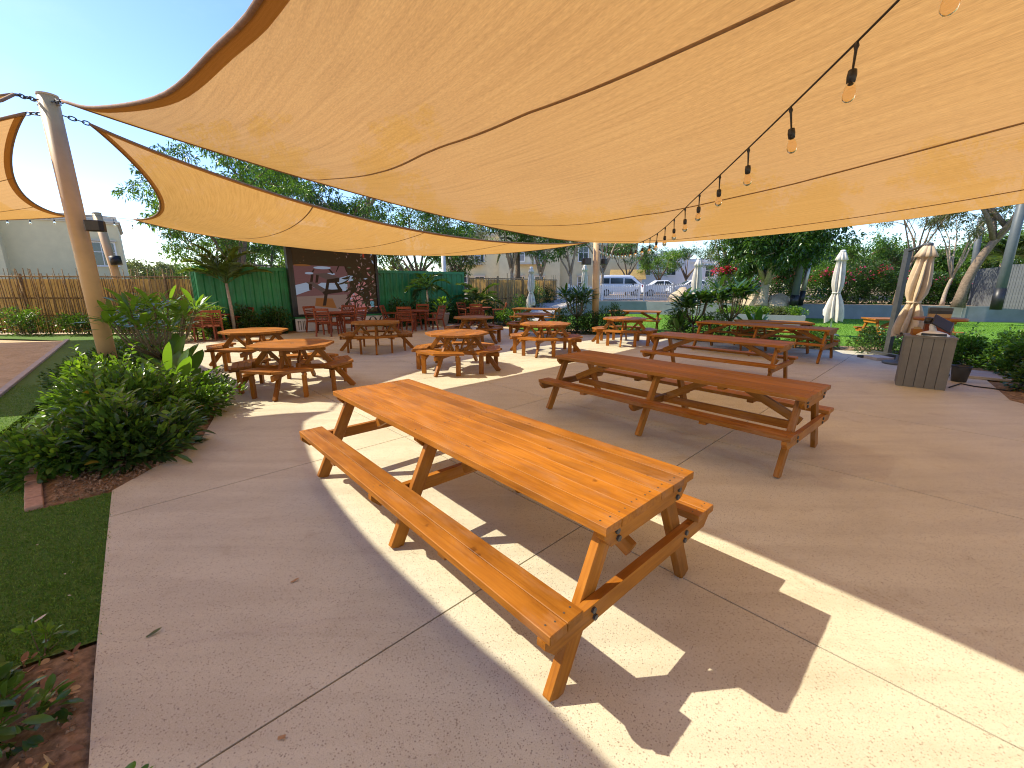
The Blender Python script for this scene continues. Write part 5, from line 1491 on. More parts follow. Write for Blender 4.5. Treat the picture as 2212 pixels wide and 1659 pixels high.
def limb_tree(label, loc, h, fork, r0, spread, crown, n, L, W_, mat, seed, lean=(0, 0), limbs=5, subs=3, flat=.6, bark='bark', shape=0, csize=.9, name='tree', group=None, cat='tree', bare=0.0, droop=.3, zlo=.55):
    """tapered trunk, forking limbs, leaf clusters round the limb ends with gaps between"""
    rr = random.Random(seed); g = np.random.default_rng(seed)
    root = empty(name, loc, 0, label, cat, group)
    mb = MB()
    lx, ly = lean
    tp = []
    for k in range(7):
        t = k / 6
        tp.append(Vector((lx * t * t + .06 * math.sin(3 * t + seed) * h * .12, ly * t * t, fork * t)))
    mb.tube(tp, [r0 * (1.25 if k == 0 else 1 - .4 * k / 6) for k in range(7)], 12)
    ends = []
    for i in range(limbs):
        a = 2 * math.pi * (i + rr.uniform(-.3, .3)) / limbs
        rad = spread * rr.uniform(.55, 1.0); zt = fork + (h - fork) * rr.uniform(zlo, .95)
        b0 = tp[-1 - (i % 2)]
        e = Vector((b0.x + math.cos(a) * rad, b0.y + math.sin(a) * rad, zt))
        m = b0.lerp(e, .5) + Vector((rr.uniform(-.2, .2), rr.uniform(-.2, .2), (h - fork) * rr.uniform(.02, .16)))
        m1 = b0.lerp(m, .5) + Vector((rr.uniform(-.1, .1), rr.uniform(-.1, .1), rr.uniform(0, .1)))
        mb.tube([b0, m1, m, e], [r0 * .5, r0 * .4, r0 * .28, r0 * .08], 8)
        ends.append((e, 1.0))
        for s in range(subs):
            t = rr.uniform(.35, .95); b1 = m.lerp(e, t) if t > .5 else b0.lerp(m, t + .4)
            a2 = a + rr.uniform(-1.3, 1.3); l2 = spread * rr.uniform(.25, .55)
            e2 = b1 + Vector((math.cos(a2) * l2, math.sin(a2) * l2, (h - fork) * rr.uniform(-.02, .4)))
            e2.z = min(e2.z, h)
            mb.tube([b1, b1.lerp(e2, .5) + Vector((0, 0, rr.uniform(-.05, .12))), e2], [r0 * .2, r0 * .13, r0 * .04], 6)
            ends.append((e2, rr.uniform(.6, 1.0)))
    mb.build('trunk', M[bark], root, True)
    ends = [x for x in ends if rr.random() >= bare]
    E_ = np.array([tuple(e[0]) for e in ends]); S_ = np.array([e[1] for e in ends]) * csize
    # every end carries several small sprays
    nsp = 7
    C = np.repeat(E_, nsp, 0) + g.normal(0, .48, (len(E_) * nsp, 3)) * np.repeat(S_, nsp)[:, None] * np.array([1.15, 1.15, flat])
    idx = g.integers(0, len(C), n); sc = g.uniform(.18, .42, len(C)) * csize
    d = norm(g.normal(0, 1, (n, 3)))
    P_ = C[idx] + d * (g.uniform(0, 1, (n, 1)) ** .5) * sc[idx][:, None] * np.array([1.2, 1.2, flat])
    D_ = d + g.normal(0, .5, (n, 3)); D_[:, 2] -= .15
    obj('crown', leaf_mesh('crown', P_, D_, L * g.uniform(.6, 1.3, n), W_ * g.uniform(.7, 1.2, n), M[mat], shape, droop), root)
    return root

def frond_mesh(L, nl, arch, mat, leafL, leafW, seed, vshape=.35):
    g = np.random.default_rng(seed); mb = MB()
    pts = []
    for k in range(11):
        t = k / 10; pts.append(Vector((L * t * (1 - .18 * arch * t), 0, L * (.55 * t - .62 * arch * t * t))))
    mb.tube(pts, [.014 * (1 - .85 * k / 10) + .002 for k in range(11)], 5)
    t = np.linspace(.16, 1, nl); pos = []; dr = []; LL = []
    for tt in t:
        i = min(9, int(tt * 10)); f = tt * 10 - i; p = pts[i].lerp(pts[i + 1], f); tg = (pts[i + 1] - pts[i]).normalized()
        for s in (-1, 1):
            pos.append(p); dd = tg * (.55 + .5 * tt) + Vector((0, s * (1.0 - .35 * tt), vshape)); dr.append(dd); LL.append(leafL * (math.sin(math.pi * min(1, .16 + tt * .78)) * .9 + .15))
    pos = np.array([tuple(p) for p in pos]); dr = np.array([tuple(d) for d in dr]) + g.normal(0, .1, (len(pos), 3))
    lm = leaf_mesh('tmp', pos, dr, np.array(LL) * g.uniform(.85, 1.1, len(pos)), leafW, M[mat], 0, .3)
    vs = [v.co.copy() for v in lm.vertices]; fs = [tuple(p.vertices) for p in lm.polygons]
    mb.add(vs, fs); bpy.data.meshes.remove(lm)
    return mb.mesh('frond', M[mat])

def palm(label, loc, trunk_h, r, n, L, seed, mat='leaf_palm', bark='bark_pale', arch=1.0, tilt=(15, 75), nl=34, leafL=.42, leafW=.04, name='palm', old=0):
    rr = random.Random(seed); root = empty(name, loc, rr.uniform(0, 6), label, 'palm')
    mb = MB(); mb.tube([(0, 0, 0), (.03, .02, trunk_h * .5), (0, .04, trunk_h)], [r * 1.2, r, r * .8], 10); mb.build('trunk', M[bark], root, True)
    ms = [frond_mesh(L * k, nl, arch * a, mat, leafL, leafW, seed + i) for i, (k, a) in enumerate(((1, 1), (.9, .8), (1.05, 1.15)))]
    for k in range(n):
        a = 2.4 * k + rr.uniform(-.2, .2); t = k / max(1, n - 1)
        el = tilt[1] - (tilt[1] - tilt[0]) * t
        o_ = obj('frond', ms[k % 3], root, (0, .04, trunk_h - .02 + .04 * (1 - t)), (rr.uniform(-.2, .2), R(28 - el), a)); o_.rotation_mode = 'XYZ'
        s = rr.uniform(.85, 1.1); o_.scale = (s, s, s)
    return root

def big_leaf(L, W_, mat, curl=.25, fold=.18, n=7, stalk=.12):
    """one broad leaf, base at the origin, pointing along +X; petiole, midrib fold and drooping tip"""
    mb = MB(); vs = []; fs = []
    for k in range(n + 1):
        t = k / n; x = stalk + L * t; z = .12 * L * t - curl * L * t * t
        w = W_ / 2 * (math.sin(math.pi * min(1, t * .86 + .10)) ** .75 if k < n else 0.02)
        vs += [(x, w, z + fold * w), (x, 0, z), (x, -w, z + fold * w)]
    for k in range(n):
        b = 3 * k; fs += [(b, b + 3, b + 4, b + 1), (b + 1, b + 4, b + 5, b + 2)]
    mb.add(vs, fs); mb.add([(0, .006, 0), (0, -.006, 0), (stalk + .02, -.008, .002), (stalk + .02, .008, .002)], [(0, 1, 2, 3)])
    return mb.mesh('leaf', mat, True)

def plumeria(label, loc, h, tips, seed, L=.26, W_=.075, n_per=11, mat='leaf_mid', rad=.7, name='frangipani', yellow=2):
    """bare forking stems, a rosette of long leaves at each tip"""
    rr = random.Random(seed); root = empty(name, loc, 0, label, 'plant')
    mb = MB(); mats = [big_leaf(L, W_, M[mat], .25), big_leaf(L * .85, W_ * .95, M['leaf_bright' if mat == 'leaf_mid' else mat], .1), big_leaf(L * 1.1, W_, M[mat], .4)]; ym = big_leaf(L, W_, M['leaf_yellow'], .3)
    b0 = Vector((0, 0, h * .36)); mb.tube([(0, 0, 0), (.02, .01, h * .2), b0], [.035, .03, .026], 8)
    for i in range(tips):
        a = 2 * math.pi * i / tips + rr.uniform(-.3, .3); rd = rad * rr.uniform(.35, 1.0); z = h * rr.uniform(.72, .98)
        e = Vector((math.cos(a) * rd, math.sin(a) * rd, z)); m = b0.lerp(e, .5) + Vector((math.cos(a) * .1, math.sin(a) * .1, -.05))
        mb.tube([b0, m, e], [.02, .016, .014], 7)
        for k in range(n_per):
            q = 2.4 * k + rr.uniform(-.2, .2); el = R(rr.uniform(5, 65) * (1 - .5 * k / n_per) - (10 if k > n_per * .7 else 0))
            me = ym if (yellow and i < yellow and k == n_per - 2) else rr.choice(mats)
            o_ = obj('leaf', me, root, e + Vector((0, 0, -.015 * k / 3)), (rr.uniform(-.25, .25), -el, q)); s = rr.uniform(.75, 1.15); o_.scale = (s, s, s)
    mb.build('stems', M['stem'], root, True)
    return root

def broad_clump(label, loc, n, L, W_, h, seed, mat='leaf_bright', name='broadleaf_plant', spread=.25):
    rr = random.Random(seed); root = empty(name, loc, 0, label, 'plant')
    ms = [big_leaf(L, W_, M[mat], .12, .22), big_leaf(L * .85, W_ * .9, M[mat], .3, .2), big_leaf(L * 1.1, W_, M[mat], .2, .25)]
    mb = MB()
    for k in range(n):
        q = 2.4 * k + rr.uniform(-.4, .4); z = h * (1 - .75 * k / n) * rr.uniform(.7, 1.1); el = R(75 - 60 * k / n + rr.uniform(-10, 10))
        p = Vector((math.cos(q) * spread * k / n, math.sin(q) * spread * k / n, z * .55))
        mb.tube([(p.x * .4, p.y * .4, 0), p], [.012, .008], 6)
        o_ = obj('leaf', rr.choice(ms), root, p, (rr.uniform(-.35, .35), -el, q)); s = rr.uniform(.8, 1.1); o_.scale = (s, s, s)
    mb.build('stems', M['stem'], root)
    return root

def vine_pot():
    p = gp(963, 697); p = Vector((-3.0, 17.9, 0))
    t = empty('plant_pot', p, 0, 'grey-brown glazed clay pot standing before the green container', 'pot')
    mb = MB(); mb.lathe([(0, 0), (.2, 0), (.22, .03), (.31, .3), (.335, .46), (.35, .5), (.36, .53), (.35, .56), (.31, .56), (.3, .5), (0, .5)], 28); mb.build('pot_body', M['pot'], t, True)
    mb = MB(); mb.lathe([(0, .505), (.3, .505)], 20); mb.build('pot_soil', M['soil'], t)
    broad_clump('light green broad-leaved plant growing in the clay pot', p + Vector((0, 0, .5)), 26, .26, .13, .85, 31, 'leaf_bright', 'potted_plant', .3)
vine_pot()

# ---- left bed
LB = 'shrubs of the left planting bed'
def gs(lab, u, v, rx, ry, h, n, L, W_, mat, seed, **k):
    p = gp(u, v); return shrub(lab, (p.x, p.y, 0), rx, ry, h, n, L, W_, mat, seed, **k)
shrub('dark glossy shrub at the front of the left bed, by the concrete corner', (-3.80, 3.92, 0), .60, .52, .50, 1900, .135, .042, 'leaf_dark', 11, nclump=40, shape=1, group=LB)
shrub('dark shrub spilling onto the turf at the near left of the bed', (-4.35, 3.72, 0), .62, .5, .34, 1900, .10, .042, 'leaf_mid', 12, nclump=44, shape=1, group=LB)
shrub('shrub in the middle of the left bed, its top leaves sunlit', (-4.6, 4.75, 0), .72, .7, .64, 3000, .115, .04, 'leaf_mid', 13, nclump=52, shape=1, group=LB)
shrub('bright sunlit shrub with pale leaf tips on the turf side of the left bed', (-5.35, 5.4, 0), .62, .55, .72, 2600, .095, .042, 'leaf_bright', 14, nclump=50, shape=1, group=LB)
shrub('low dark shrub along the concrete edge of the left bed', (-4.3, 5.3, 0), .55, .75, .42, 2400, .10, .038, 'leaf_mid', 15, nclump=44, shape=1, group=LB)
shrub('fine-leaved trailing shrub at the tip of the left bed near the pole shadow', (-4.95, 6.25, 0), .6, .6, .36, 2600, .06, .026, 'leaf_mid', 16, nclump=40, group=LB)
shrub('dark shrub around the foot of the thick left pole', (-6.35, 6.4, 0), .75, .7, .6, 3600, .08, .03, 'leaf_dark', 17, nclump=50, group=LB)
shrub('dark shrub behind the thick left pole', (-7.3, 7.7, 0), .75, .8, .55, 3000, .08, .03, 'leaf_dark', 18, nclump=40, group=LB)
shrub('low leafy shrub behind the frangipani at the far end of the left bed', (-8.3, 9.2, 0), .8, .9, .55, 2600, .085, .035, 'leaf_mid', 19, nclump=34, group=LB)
plumeria('frangipani with long glossy leaf rosettes beside the thick left pole', (-5.75, 6.75, 0), 1.40, 15, 21, .29, .082, 15, 'leaf_bright', .74, yellow=1)
plumeria('small frangipani behind the big one, half hidden by its leaves', (-7.2, 8.3, 0), 1.3, 8, 22, .28, .08, 10, 'leaf_dark', .6, yellow=1)
broad_clump('tall bright broad-leaved plant at the front tip of the left bed', (-4.72, 5.62, 0), 15, .46, .19, .72, 23, 'leaf_bright', spread=.34)
broad_clump('dark broad-leaved plant behind the bright one in the left bed', (-5.2, 6.35, 0), 12, .42, .18, .8, 24, 'leaf_mid', spread=.3)
# near corner planting, bottom left of the picture
NB = 'seedlings in the near corner bed'
shrub('leafy seedling clump at the bottom left corner', (-1.98, 1.22, -.01), .22, .2, .24, 260, .085, .04, 'leaf_mid', 41, nclump=16, shape=1, group=NB)
shrub('second leafy seedling clump, at the left edge of the near soil bed', (-2.3, 1.28, -.01), .22, .18, .26, 240, .09, .038, 'leaf_mid', 42, nclump=14, shape=1, group=NB)
shrub('small sprig of leaves poking up at the bottom edge beside the concrete', (-1.30, 1.06, -.01), .07, .06, .1, 12, .06, .03, 'leaf_mid', 43, nclump=4, shape=1, group=NB)
shrub('thin sprig growing where the turf meets the near soil bed', (-2.22, 1.62, -.01), .12, .08, .16, 26, .06, .025, 'leaf_bright', 44, nclump=7, shape=1, group=NB)
n = 420
lp = np.stack([rng.uniform(-2.75, -1.5, n), rng.uniform(.75, 1.66, n), np.full(n, .028)], 1)
keep = (lp[:, 1] < 1.70 + (lp[:, 0] + 2.03) * .67) & (lp[:, 0] < -1.60 - (lp[:, 1] - 1.14) * .9)
lp = lp[keep]; n = len(lp); ld = rng.normal(0, 1, (n, 3)); ld[:, 2] *= .15
cl = MB()
for k in range(700):
    x_, y_ = random.uniform(-2.75, -1.5), random.uniform(.75, 1.68)
    if y_ > 1.68 + (x_ + 2.03) * .67 or x_ > -1.58 - (y_ - 1.14) * .92: continue
    s_ = random.choice((.004, .006, .008, .012)); Mx = Matrix.Translation((x_, y_, .018)) @ Euler((random.uniform(0, 3), random.uniform(0, 3), random.uniform(0, 3))).to_matrix().to_4x4()
    P8 = [Mx @ (Vector(p) * s_ * random.uniform(.7, 1.3)) for p in ((1, 0, 0), (-1, 0, 0), (0, 1, 0), (0, -1, 0), (0, 0, .8), (0, 0, -.8))]
    cl.add(P8, [(0, 2, 4), (2, 1, 4), (1, 3, 4), (3, 0, 4), (2, 0, 5), (1, 2, 5), (3, 1, 5), (0, 3, 5)])
for k in range(900):
    x_, y_ = random.uniform(-4.2, -3.38), random.uniform(2.95, 3.8)
    if x_ + y_ < -.66 + .02 or y_ - 3.21 < -(x_ + 3.37) * -.93 and x_ > -3.66 and y_ < 3.21 + (x_ + 3.37) * .93 + .02: continue
    s_ = random.choice((.005, .008, .011, .016)); Mx = Matrix.Translation((x_, y_, .012)) @ Euler((random.uniform(0, 3), random.uniform(0, 3), random.uniform(0, 3))).to_matrix().to_4x4()
    P8 = [Mx @ (Vector(p) * s_ * random.uniform(.7, 1.3)) for p in ((1, 0, 0), (-1, 0, 0), (0, 1, 0), (0, -1, 0), (0, 0, .8), (0, 0, -.8))]
    cl.add(P8, [(0, 2, 4), (2, 1, 4), (1, 3, 4), (3, 0, 4), (2, 0, 5), (1, 2, 5), (3, 1, 5), (0, 3, 5)])
tag(cl.build('soil_clods', M['soil']), 'small clods of soil scattered in the left beds', 'soil', None, 'stuff')
def litter_mat():
    m, nt, b, o = new_mat('dry_leaves'); g = nt.nodes.new('ShaderNodeNewGeometry')
    r = ramp(nt, g.outputs['Random Per Island'], [(0, (.16, .08, .04)), (.5, (.34, .18, .08)), (.8, (.45, .28, .12)), (1, (.5, .36, .1))])
    nt.links.new(r.outputs['Color'], b.inputs['Base Color']); setp(b, rough=.8); return m
M['litter'] = litter_mat()
o_ = obj('leaf_litter', leaf_mesh('leaf_litter', lp, ld, rng.uniform(.025, .075, n), rng.uniform(.012, .028, n), M['litter'], 1, .1)); tag(o_, 'dry brown leaf litter on the near soil bed', 'leaf litter', None, 'stuff')
def fallen(label, u, v, L, mat, rz):
    p = gp(u, v); o_ = obj('fallen_leaf', big_leaf(L, L * .38, M[mat], -.1, .12, 6, .008), None, (p.x, p.y, .006), (R(6), 0, rz)); return tag(o_, label, 'leaf')
fallen('single green leaf lying on the shaded concrete at left', 316, 1378, .055, 'leaf_grey', R(50))
fallen('tiny dark dry leaf on the concrete in the left foreground', 628, 1260, .04, 'litter', R(40))
fallen('tiny brown leaf on the concrete near the joint at the bottom', 600, 1597, .02, 'litter', R(10))
fallen('white petal lying on the turf at left', 75, 1345, .04, 'canvas', R(70))

# ---- along the reed fence and the containers
FB = 'shrubs along the reed fence'
for k, (x, y, s, h, m) in enumerate(((-22.5, 14.2, .9, .8, 'leaf_dark'), (-20.6, 14.3, 1.0, 1.15, 'leaf_mid'), (-18.7, 14.4, .9, .75, 'leaf_dark'), (-16.9, 14.5, 1.0, .95, 'leaf_mid'), (-15.2, 14.6, .9, .7, 'leaf_dark'), (-13.6, 14.7, .8, .8, 'leaf_mid'))):
    shrub(('dark shrub at the far left end of the reed fence', 'tall climbing shrub on the reed fence at the left edge', 'low dark shrub against the reed fence left of the thick pole', 'shrub against the reed fence behind the thick pole', 'low shrub at the reed fence right of the banded pole', 'shrub at the right end of the reed fence before the chairs')[k], (x, y, 0), s, .45, h, 1500, .1, .045, m, 60 + k, nclump=30, group=FB)
CB = 'shrubs in front of the containers'
def along(s, o=.75): return C0 + CD * s + CN * o
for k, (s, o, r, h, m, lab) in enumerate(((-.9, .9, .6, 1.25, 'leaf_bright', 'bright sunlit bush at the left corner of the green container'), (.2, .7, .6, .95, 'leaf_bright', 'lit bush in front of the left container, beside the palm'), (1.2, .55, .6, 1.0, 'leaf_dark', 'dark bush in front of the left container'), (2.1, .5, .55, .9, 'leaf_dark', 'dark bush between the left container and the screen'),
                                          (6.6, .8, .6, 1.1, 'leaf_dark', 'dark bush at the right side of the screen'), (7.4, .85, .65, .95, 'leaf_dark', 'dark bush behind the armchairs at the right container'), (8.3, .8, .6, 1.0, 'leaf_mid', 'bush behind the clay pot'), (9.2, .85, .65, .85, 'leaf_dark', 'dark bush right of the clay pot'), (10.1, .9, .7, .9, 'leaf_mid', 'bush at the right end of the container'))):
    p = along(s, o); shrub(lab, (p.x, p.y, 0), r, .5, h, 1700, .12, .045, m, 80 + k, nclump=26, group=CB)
for k, (x, y, r, h, m, lab) in enumerate(((-.2, 18.6, .7, .75, 'leaf_mid', 'bush behind the last armchair table'), (.3, 20.2, .7, .7, 'leaf_dark', 'bush left of the ramp foot'), (.4, 22.3, .6, 1.2, 'leaf_mid', 'bush against the shorter reed fence near the palm'), (1.4, 25.4, .6, 1.5, 'leaf_mid', 'climbing bush on the shorter reed fence'), (2.3, 27.6, .6, 1.3, 'leaf_dark', 'bush at the top of the ramp'), (-.9, 20.2, .7, .9, 'leaf_dark', 'bush at the foot of the palm by the container end'))):
    shrub(lab, (x, y, 0 if y < 24 else .3), r, .55, h, 1500, .11, .045, m, 100 + k, nclump=24, group='shrubs by the ramp')
p = along(.75, .75); palm('feathery palm in front of the left green container', (p.x, p.y, 0), 1.75, .05, 11, 1.5, 51, arch=.85, tilt=(38, 85), nl=30, leafL=.48)
p = along(8.0, .9); palm('small dark palm in front of the right green container', (p.x, p.y, 0), 1.5, .05, 10, 1.25, 52, 'leaf_dark', arch=1.15, nl=26, leafL=.42)
p = along(10.6, .7); palm('broad feathery palm at the right end of the green container', (p.x + .2, p.y, 0), .75, .06, 13, 1.7, 53, arch=1.0, nl=30, leafL=.5)

# ---- middle bed
MBG = 'shrubs of the middle planting bed'
for k, (x, y, rx, ry, h, m, lab) in enumerate(((2.1, 15.35, .8, .55, 1.0, 'leaf_dark', 'dark shrub left of the loudspeaker pole'), (2.9, 15.0, .75, .45, .7, 'leaf_dark', 'low dark shrub at the foot of the loudspeaker pole'), (3.6, 15.2, .65, .5, 1.0, 'leaf_dark', 'dark shrub right of the loudspeaker pole'), (5.4, 13.6, .6, .5, 1.0, 'leaf_dark', 'dark shrub left of the plumeria bushes'), (6.3, 13.0, .75, .5, .9, 'leaf_mid', 'shrub under the plumeria bushes'), (7.3, 12.4, .75, .5, .65, 'leaf_mid', 'low shrub behind the farthest long table'), (8.4, 11.6, .65, .5, .55, 'leaf_mid', 'low shrub right of the farthest long table'), (9.4, 10.7, .7, .5, .6, 'leaf_dark', 'low shrub behind the tan parasol'))):
    shrub(lab, (x, y, 0), rx, ry, h, 2300, .09, .035, m, 120 + k, nclump=34, group=MBG)
plumeria('leafy dracaena-like plant left of the loudspeaker pole', (2.35, 15.2, 0), 1.45, 12, 33, .42, .08, 22, 'leaf_dark', .5, 'leafy_plant', 0)
plumeria('tall plumeria in the middle bed, left of two', (5.75, 13.3, 0), 1.35, 11, 34, .42, .11, 18, 'leaf_dark', .5, 'leafy_plant', 0)
plumeria('taller plumeria with pale stems in the middle bed, right of two', (6.75, 13.0, 0), 1.6, 12, 35, .42, .11, 17, 'leaf_dark', .6, 'leafy_plant', 1)
broad_clump('dark broad-leaved plant in front of the grey planter', (7.5, 12.9, 0), 16, .6, .22, 1.0, 36, 'leaf_mid')
broad_clump('broad-leaved plant at the foot of the left plumeria', (5.35, 13.35, 0), 14, .5, .18, .8, 37, 'leaf_mid')
org, pd, pn, pL, pD, pH = PLANTER
for k in range(5):
    c = org + pd * (pL * (k + .6) / 5.3) + pn * (pD / 2); c.z = pH - .06
    shrub(('fresh green shrub at the right end of the grey planter', 'green shrub second from the right in the grey planter', 'green shrub in the middle of the grey planter', 'green shrub second from the left in the grey planter', 'green shrub at the left end of the grey planter')[k], c, .48, .7, .34 + .05 * (k % 2), 1500, .09, .045, 'leaf_bright' if k != 1 else 'leaf_grey', 140 + k, nclump=26, group='shrubs in the grey planter')
# ---- right bed hedge
RB = 'shrubs of the right hedge'
for k, (x, y, rx, ry, h, m, lab) in enumerate(((9.9, 9.2, .7, .7, .6, 'leaf_mid', 'hedge shrub nearest the bar table'), (10.4, 8.4, .8, .7, .75, 'leaf_mid', 'hedge shrub right of the waste basket'), (9.75, 7.45, .7, .6, .7, 'leaf_mid', 'hedge shrub over the end of the power cable'), (9.0, 6.45, .75, .65, .72, 'leaf_dark', 'dark hedge shrub at the right edge of the picture'), (8.4, 5.5, .7, .6, .6, 'leaf_dark', 'nearest dark hedge shrub at the right edge'), (10.3, 6.3, .9, .8, 1.1, 'leaf_mid', 'taller hedge shrub behind the nearest ones'), (11.3, 7.5, .9, .8, .9, 'leaf_dark', 'hedge shrub at the back of the right bed'))):
    shrub(lab, (x, y, 0), rx, ry, h, 3000, .085, .042, m, 160 + k, nclump=40, shape=1, group=RB)

# ---- bougainvillea hedge on the terrace
BG = 'bougainvillea hedge on the terrace'
HB = ((1562, 25.0, 1.2, 2.5, 420, 'bougainvillea with bright pink flowers left of the round-crowned tree'), (1612, 26.2, 1.2, 1.7, 50, 'bougainvillea behind the pale boulder'), (1690, 26.0, 1.3, 1.95, 110, 'flowering bougainvillea behind the thick grey post'), (1765, 25.2, 1.35, 2.2, 90, 'bougainvillea right of the thick grey post'), (1830, 24.6, 1.3, 2.1, 50, 'dark bougainvillea behind the lawn parasol'), (1890, 24.2, 1.3, 2.25, 45, 'tall green hedge right of the lawn parasol'), (1950, 24.0, 1.3, 1.9, 80, 'bougainvillea behind the tan parasol'), (2010, 23.6, 1.2, 1.7, 60, 'bougainvillea between the thin trees'), (2065, 23.2, 1.1, 1.6, 50, 'bougainvillea left of the leaning tree'))
for k, (u, Y, rx, h, fl, lab) in enumerate(HB):
    p = at(u, 640, Y); shrub(lab, (p.x, p.y, TERR_Z), rx, .8, h, 4600, .12, .07, 'leaf_dark' if k % 3 else 'leaf_mid', 180 + k, nclump=60, flowers=fl, group=BG, name='bougainvillea')

# ---- trees
def tr(label, u, Y, z, **k):
    p = at(u, 640, Y); return limb_tree(label, (p.x, p.y, z), **k)
TG = 'street trees'
tr('dense round-crowned tree standing among the boulders', 1648, 22.3, TERR_Z, h=5.6, fork=1.25, r0=.26, spread=2.15, zlo=.12, crown=1, n=26000, L=.19, W_=.09, mat='leaf_dark', seed=201, limbs=10, subs=5, flat=1.0, csize=1.0, bark='bark_pale', name='round_tree')
p = at(1592, 640, 23.6); limb_tree('crooked pale trunk leaning beside the round-crowned tree', (p.x, p.y, TERR_Z), h=4.8, fork=2.0, r0=.2, spread=1.0, crown=1, n=3500, L=.16, W_=.07, mat='leaf_mid', seed=202, lean=(.9, 0), limbs=4, subs=2, bark='bark_pale', name='crooked_tree')
p = at(2072, 640, 20.3); limb_tree('leaning thick-trunked tree at the right edge', (p.x, p.y, TERR_Z), h=7.4, fork=3.6, r0=.22, spread=3.0, crown=1, n=7000, L=.2, W_=.05, mat='leaf_grey', seed=203, lean=(1.5, 0), limbs=6, subs=4, flat=.55, csize=.85, name='leaning_tree')
p = at(1935, 640, 23.0); limb_tree('thin bare-branched tree between the two right parasols', (p.x, p.y, TERR_Z), h=5.6, fork=2.6, r0=.09, spread=1.7, crown=1, n=1500, L=.18, W_=.04, mat='leaf_grey', seed=204, lean=(.7, 0), limbs=6, subs=4, flat=.5, csize=.55, bare=.35, name='thin_tree')
p = at(2040, 640, 22.4); limb_tree('thin pale-stemmed tree behind the tan parasol', (p.x, p.y, TERR_Z), h=5.0, fork=1.6, r0=.1, spread=1.5, crown=1, n=3200, L=.17, W_=.05, mat='leaf_grey', seed=205, lean=(.2, 0), limbs=6, subs=3, flat=.6, csize=.65, bark='bark_pale', bare=.2, name='thin_tree')
p = at(2150, 640, 26); palm('fan palm behind the slatted screen at the right edge', (p.x, p.y, TERR_Z), 2.6, .2, 16, 1.8, 54, arch=.75, nl=26, leafL=.8, leafW=.07)
for k, (u, Y, h, sp, n, lab, m) in enumerate(((1105, 31, 6.2, 2.2, 5200, 'feathery acacia left of the street gate', 'leaf_mid'), (1168, 30.5, 5.4, 1.9, 4200, 'acacia with twisting pale limbs behind the reed fence end', 'leaf_mid'), (1232, 31, 5.4, 1.7, 3600, 'slender acacia behind the closed parasol by the gate', 'leaf_mid'), (1300, 33, 6.4, 2.4, 5200, 'acacia with forked trunk directly behind the loudspeaker pole', 'leaf_mid'), (1352, 47, 5.4, 2.2, 4800, 'spreading acacia above the parked van', 'leaf_dark'), (1420, 50, 4.6, 2.2, 5200, 'bushy tree behind the hatchback', 'leaf_bright'), (1478, 52, 5.6, 2.8, 4600, 'flat-topped acacia beyond the street', 'leaf_dark'), (1560, 34, 6.0, 1.8, 2600, 'light-limbed tree above the pink bougainvillea', 'leaf_grey'))):
    tr(lab, u, Y, TERR_Z, h=h, fork=h * .36, r0=.17, spread=sp, crown=1, n=n, L=.22, W_=.07, mat=m, seed=220 + k, limbs=6, subs=4, flat=.6, csize=.85, bark='bark_pale' if k < 4 else 'bark', group=TG, name='acacia_tree')
p = at(1118, 640, 32.5); palm('date palm with drooping fronds behind the reed fence', (p.x, p.y, TERR_Z), 3.6, .2, 22, 2.2, 55, 'leaf_grey', 'bark', arch=1.35, nl=36, leafL=.4, leafW=.04)
# tall trees behind the containers
p = at(528, 640, 19.5); limb_tree('tall feathery tree behind the left green container', (p.x, p.y, 0), h=6.6, fork=1.9, r0=.2, spread=2.3, crown=1, n=13000, L=.2, W_=.06, mat='leaf_mid', seed=240, zlo=.12, limbs=8, subs=4, flat=.6, csize=.95, name='feathery_tree')
p = at(610, 640, 27); limb_tree('yellow-green tree between the container and the screen', (p.x, p.y, 0), h=5.8, fork=1.2, r0=.2, spread=2.8, crown=1, n=9500, L=.22, W_=.08, mat='leaf_bright', seed=241, zlo=.12, limbs=7, subs=4, flat=.7, csize=1.0, name='feathery_tree')
p = at(770, 640, 26); limb_tree('tall dark tree rising behind the screen and narrow sail', (p.x, p.y, 0), h=10.4, fork=3.2, r0=.24, spread=3.9, crown=1, n=14000, L=.22, W_=.07, mat='leaf_dark', seed=242, zlo=.12, limbs=9, subs=4, flat=.55, csize=1.1, name='feathery_tree')
p = at(905, 640, 28); limb_tree('bushy tree behind the right green container', (p.x, p.y, 0), h=6.8, fork=2.0, r0=.2, spread=2.9, crown=1, n=9500, L=.22, W_=.09, mat='leaf_mid', seed=243, zlo=.12, limbs=8, subs=4, flat=.8, csize=1.1, name='bushy_tree')
p = at(985, 640, 31); limb_tree('grey-green tree in front of the villa windows', (p.x, p.y, 0), h=6.4, fork=2.0, r0=.18, spread=2.0, crown=1, n=6000, L=.2, W_=.06, mat='leaf_grey', seed=244, zlo=.12, limbs=7, subs=4, flat=.9, csize=.9, name='bushy_tree')
p = at(525, 640, 27); limb_tree('dark tree seen between the two sails, above the container', (p.x, p.y, 0), h=9.8, fork=3.0, r0=.22, spread=3.1, crown=1, n=13000, L=.22, W_=.07, mat='leaf_dark', seed=245, zlo=.12, limbs=8, subs=4, flat=.6, csize=1.1, name='feathery_tree')
p = at(330, 640, 48); limb_tree('low tree beyond the garden wall at left', (p.x, p.y, 0), h=4.0, fork=1.2, r0=.15, spread=2.2, crown=1, n=3500, L=.25, W_=.1, mat='leaf_grey', seed=246, limbs=6, subs=3, flat=.7, csize=1.0, name='bushy_tree')
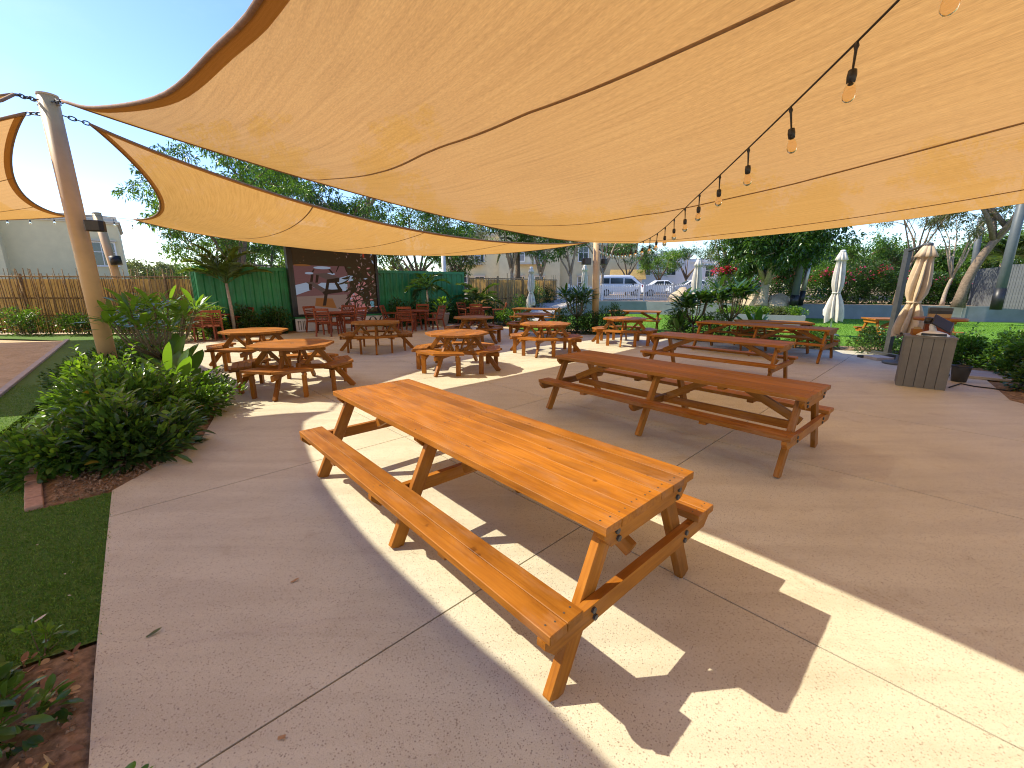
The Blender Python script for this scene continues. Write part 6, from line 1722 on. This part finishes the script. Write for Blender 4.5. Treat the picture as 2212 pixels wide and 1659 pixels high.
p = at(395, 640, 52); limb_tree('second low tree beyond the garden wall, nearer the container', (p.x, p.y, 0), h=3.8, fork=1.2, r0=.15, spread=2.6, crown=1, n=3500, L=.25, W_=.1, mat='leaf_mid', seed=247, limbs=6, subs=3, flat=.7, csize=1.0, name='bushy_tree')
# backdrop trees at the right behind the hedge
for k, (u, Y, h, sp, m, lab) in enumerate(((1795, 32, 3.7, 2.6, 'leaf_mid', 'rounded green tree behind the hedge, above the lawn parasol'), (1870, 34, 3.8, 3.0, 'leaf_grey', 'grey-green tree behind the hedge right of the lawn parasol'), (1985, 33, 3.4, 2.6, 'leaf_mid', 'green tree behind the hedge at the tan parasol'), (2075, 31, 3.8, 2.4, 'leaf_mid', 'green tree behind the leaning trunk'), (2200, 30, 4.6, 2.8, 'leaf_bright', 'green tree behind the slatted screen'), (1705, 36, 4.2, 2.6, 'leaf_mid', 'green tree behind the round-crowned tree'))):
    tr(lab, u, Y, TERR_Z, h=h, fork=1.0, r0=.2, spread=sp, crown=1, n=9000, L=.2, W_=.1, mat=m, seed=260 + k, zlo=.2, limbs=8, subs=4, flat=.8, csize=1.1, group='trees behind the hedge', name='backdrop_tree')
# far greenery closing the horizon
n = 26000
fx = rng.uniform(-150, 150, n); fb = 95 + 12 * np.sin(fx * .05) + rng.uniform(-5, 5, n)
hh = 3.6 + 1.6 * np.sin(fx * .21 + 1) + 1.2 * np.sin(fx * .53) + 1.0 * np.sin(fx * 1.3)
fz = TERR_Z + np.sqrt(rng.uniform(0, 1, n)) * np.maximum(hh, 1.5)
o_ = obj('distant_trees', leaf_mesh('distant_trees', np.stack([fx, fb, fz], 1), rng.normal(0, 1, (n, 3)), rng.uniform(.6, 1.3, n), rng.uniform(.4, .8, n), M['leaf_grey'], 0, .1))
tag(o_, 'far line of grey-green trees on the horizon', 'trees', None, 'stuff')

# ---- grass blades
def in_poly(x, y, poly):
    ins = np.zeros(len(x), bool); j = len(poly) - 1
    for i in range(len(poly)):
        xi, yi = poly[i]; xj, yj = poly[j]
        c = ((yi > y) != (yj > y)) & (x < (xj - xi) * (y - yi) / (yj - yi + 1e-12) + xi); ins ^= c; j = i
    return ins
def blades(name, label, poly, n, hgt, wid, mat, z, near=True):
    xs = [p[0] for p in poly]; ys = [p[1] for p in poly]
    mul = 14 if near else 3
    x = rng.uniform(min(xs), max(xs), n * mul); y = rng.uniform(min(ys), max(ys), n * mul)
    if near:
        keep = rng.uniform(0, 1, n * mul) < np.clip(4.5 / (x * x + y * y), 0, 1) ** .75; x, y = x[keep], y[keep]
    k = in_poly(x, y, poly); x, y = x[k][:n], y[k][:n]; m = len(x)
    d = rng.normal(0, .55, (m, 3)); d[:, 2] = 1
    o_ = obj(name, leaf_mesh(name, np.stack([x, y, np.full(m, z)], 1), d, hgt * rng.uniform(.5, 1.2, m), wid, M[mat], 0, .15))
    return tag(o_, label, 'grass', None, 'stuff')
blades('turf_blades', 'short blades of the artificial turf strip at left', [(-2.022, 1.715), (-2.678, 2.45), (-3.352, 3.215), (-3.66, 2.94), (-4.2, 3.36), (-6, 5.2), (-8.0, 7.6), (-8.6, 7.0), (-8.1, 6.4), (-2.6, .3), (-3.4, .9), (-2.3, 1.54)], 70000, .026, .006, 'blade', -.014)
n = 90; px_ = rng.uniform(-5.5, -1.9, n); py_ = rng.uniform(1.6, 5.0, n); kk = in_poly(px_, py_, [(-2.03, 1.72), (-3.36, 3.2), (-3.66, 2.94), (-4.2, 3.36), (-6, 5.2), (-6.6, 4.8), (-2.4, 1.55)]); px_, py_ = px_[kk], py_[kk]; n = len(px_)
pd_ = rng.normal(0, 1, (n, 3)); pd_[:, 2] *= .2
o_ = obj('petals', leaf_mesh('petals', np.stack([px_, py_, np.full(n, .012)], 1), pd_, rng.uniform(.01, .022, n), rng.uniform(.007, .013, n), M['canvas'], 0, .0)); tag(o_, 'pale petals and bits scattered on the near turf', 'petals', None, 'stuff')
blades('lawn_blades', 'short blades of the sunlit lawn', [(5.6, 14.4), (8.6, 12.6), (10.6, 11.4), (12.5, 9.6), (24, 12), (22, 20), (13, 23), (8, 25.5), (4, 27), (1.5, 20), (1.2, 17)], 60000, .05, .02, 'blade_far', -.018, False)
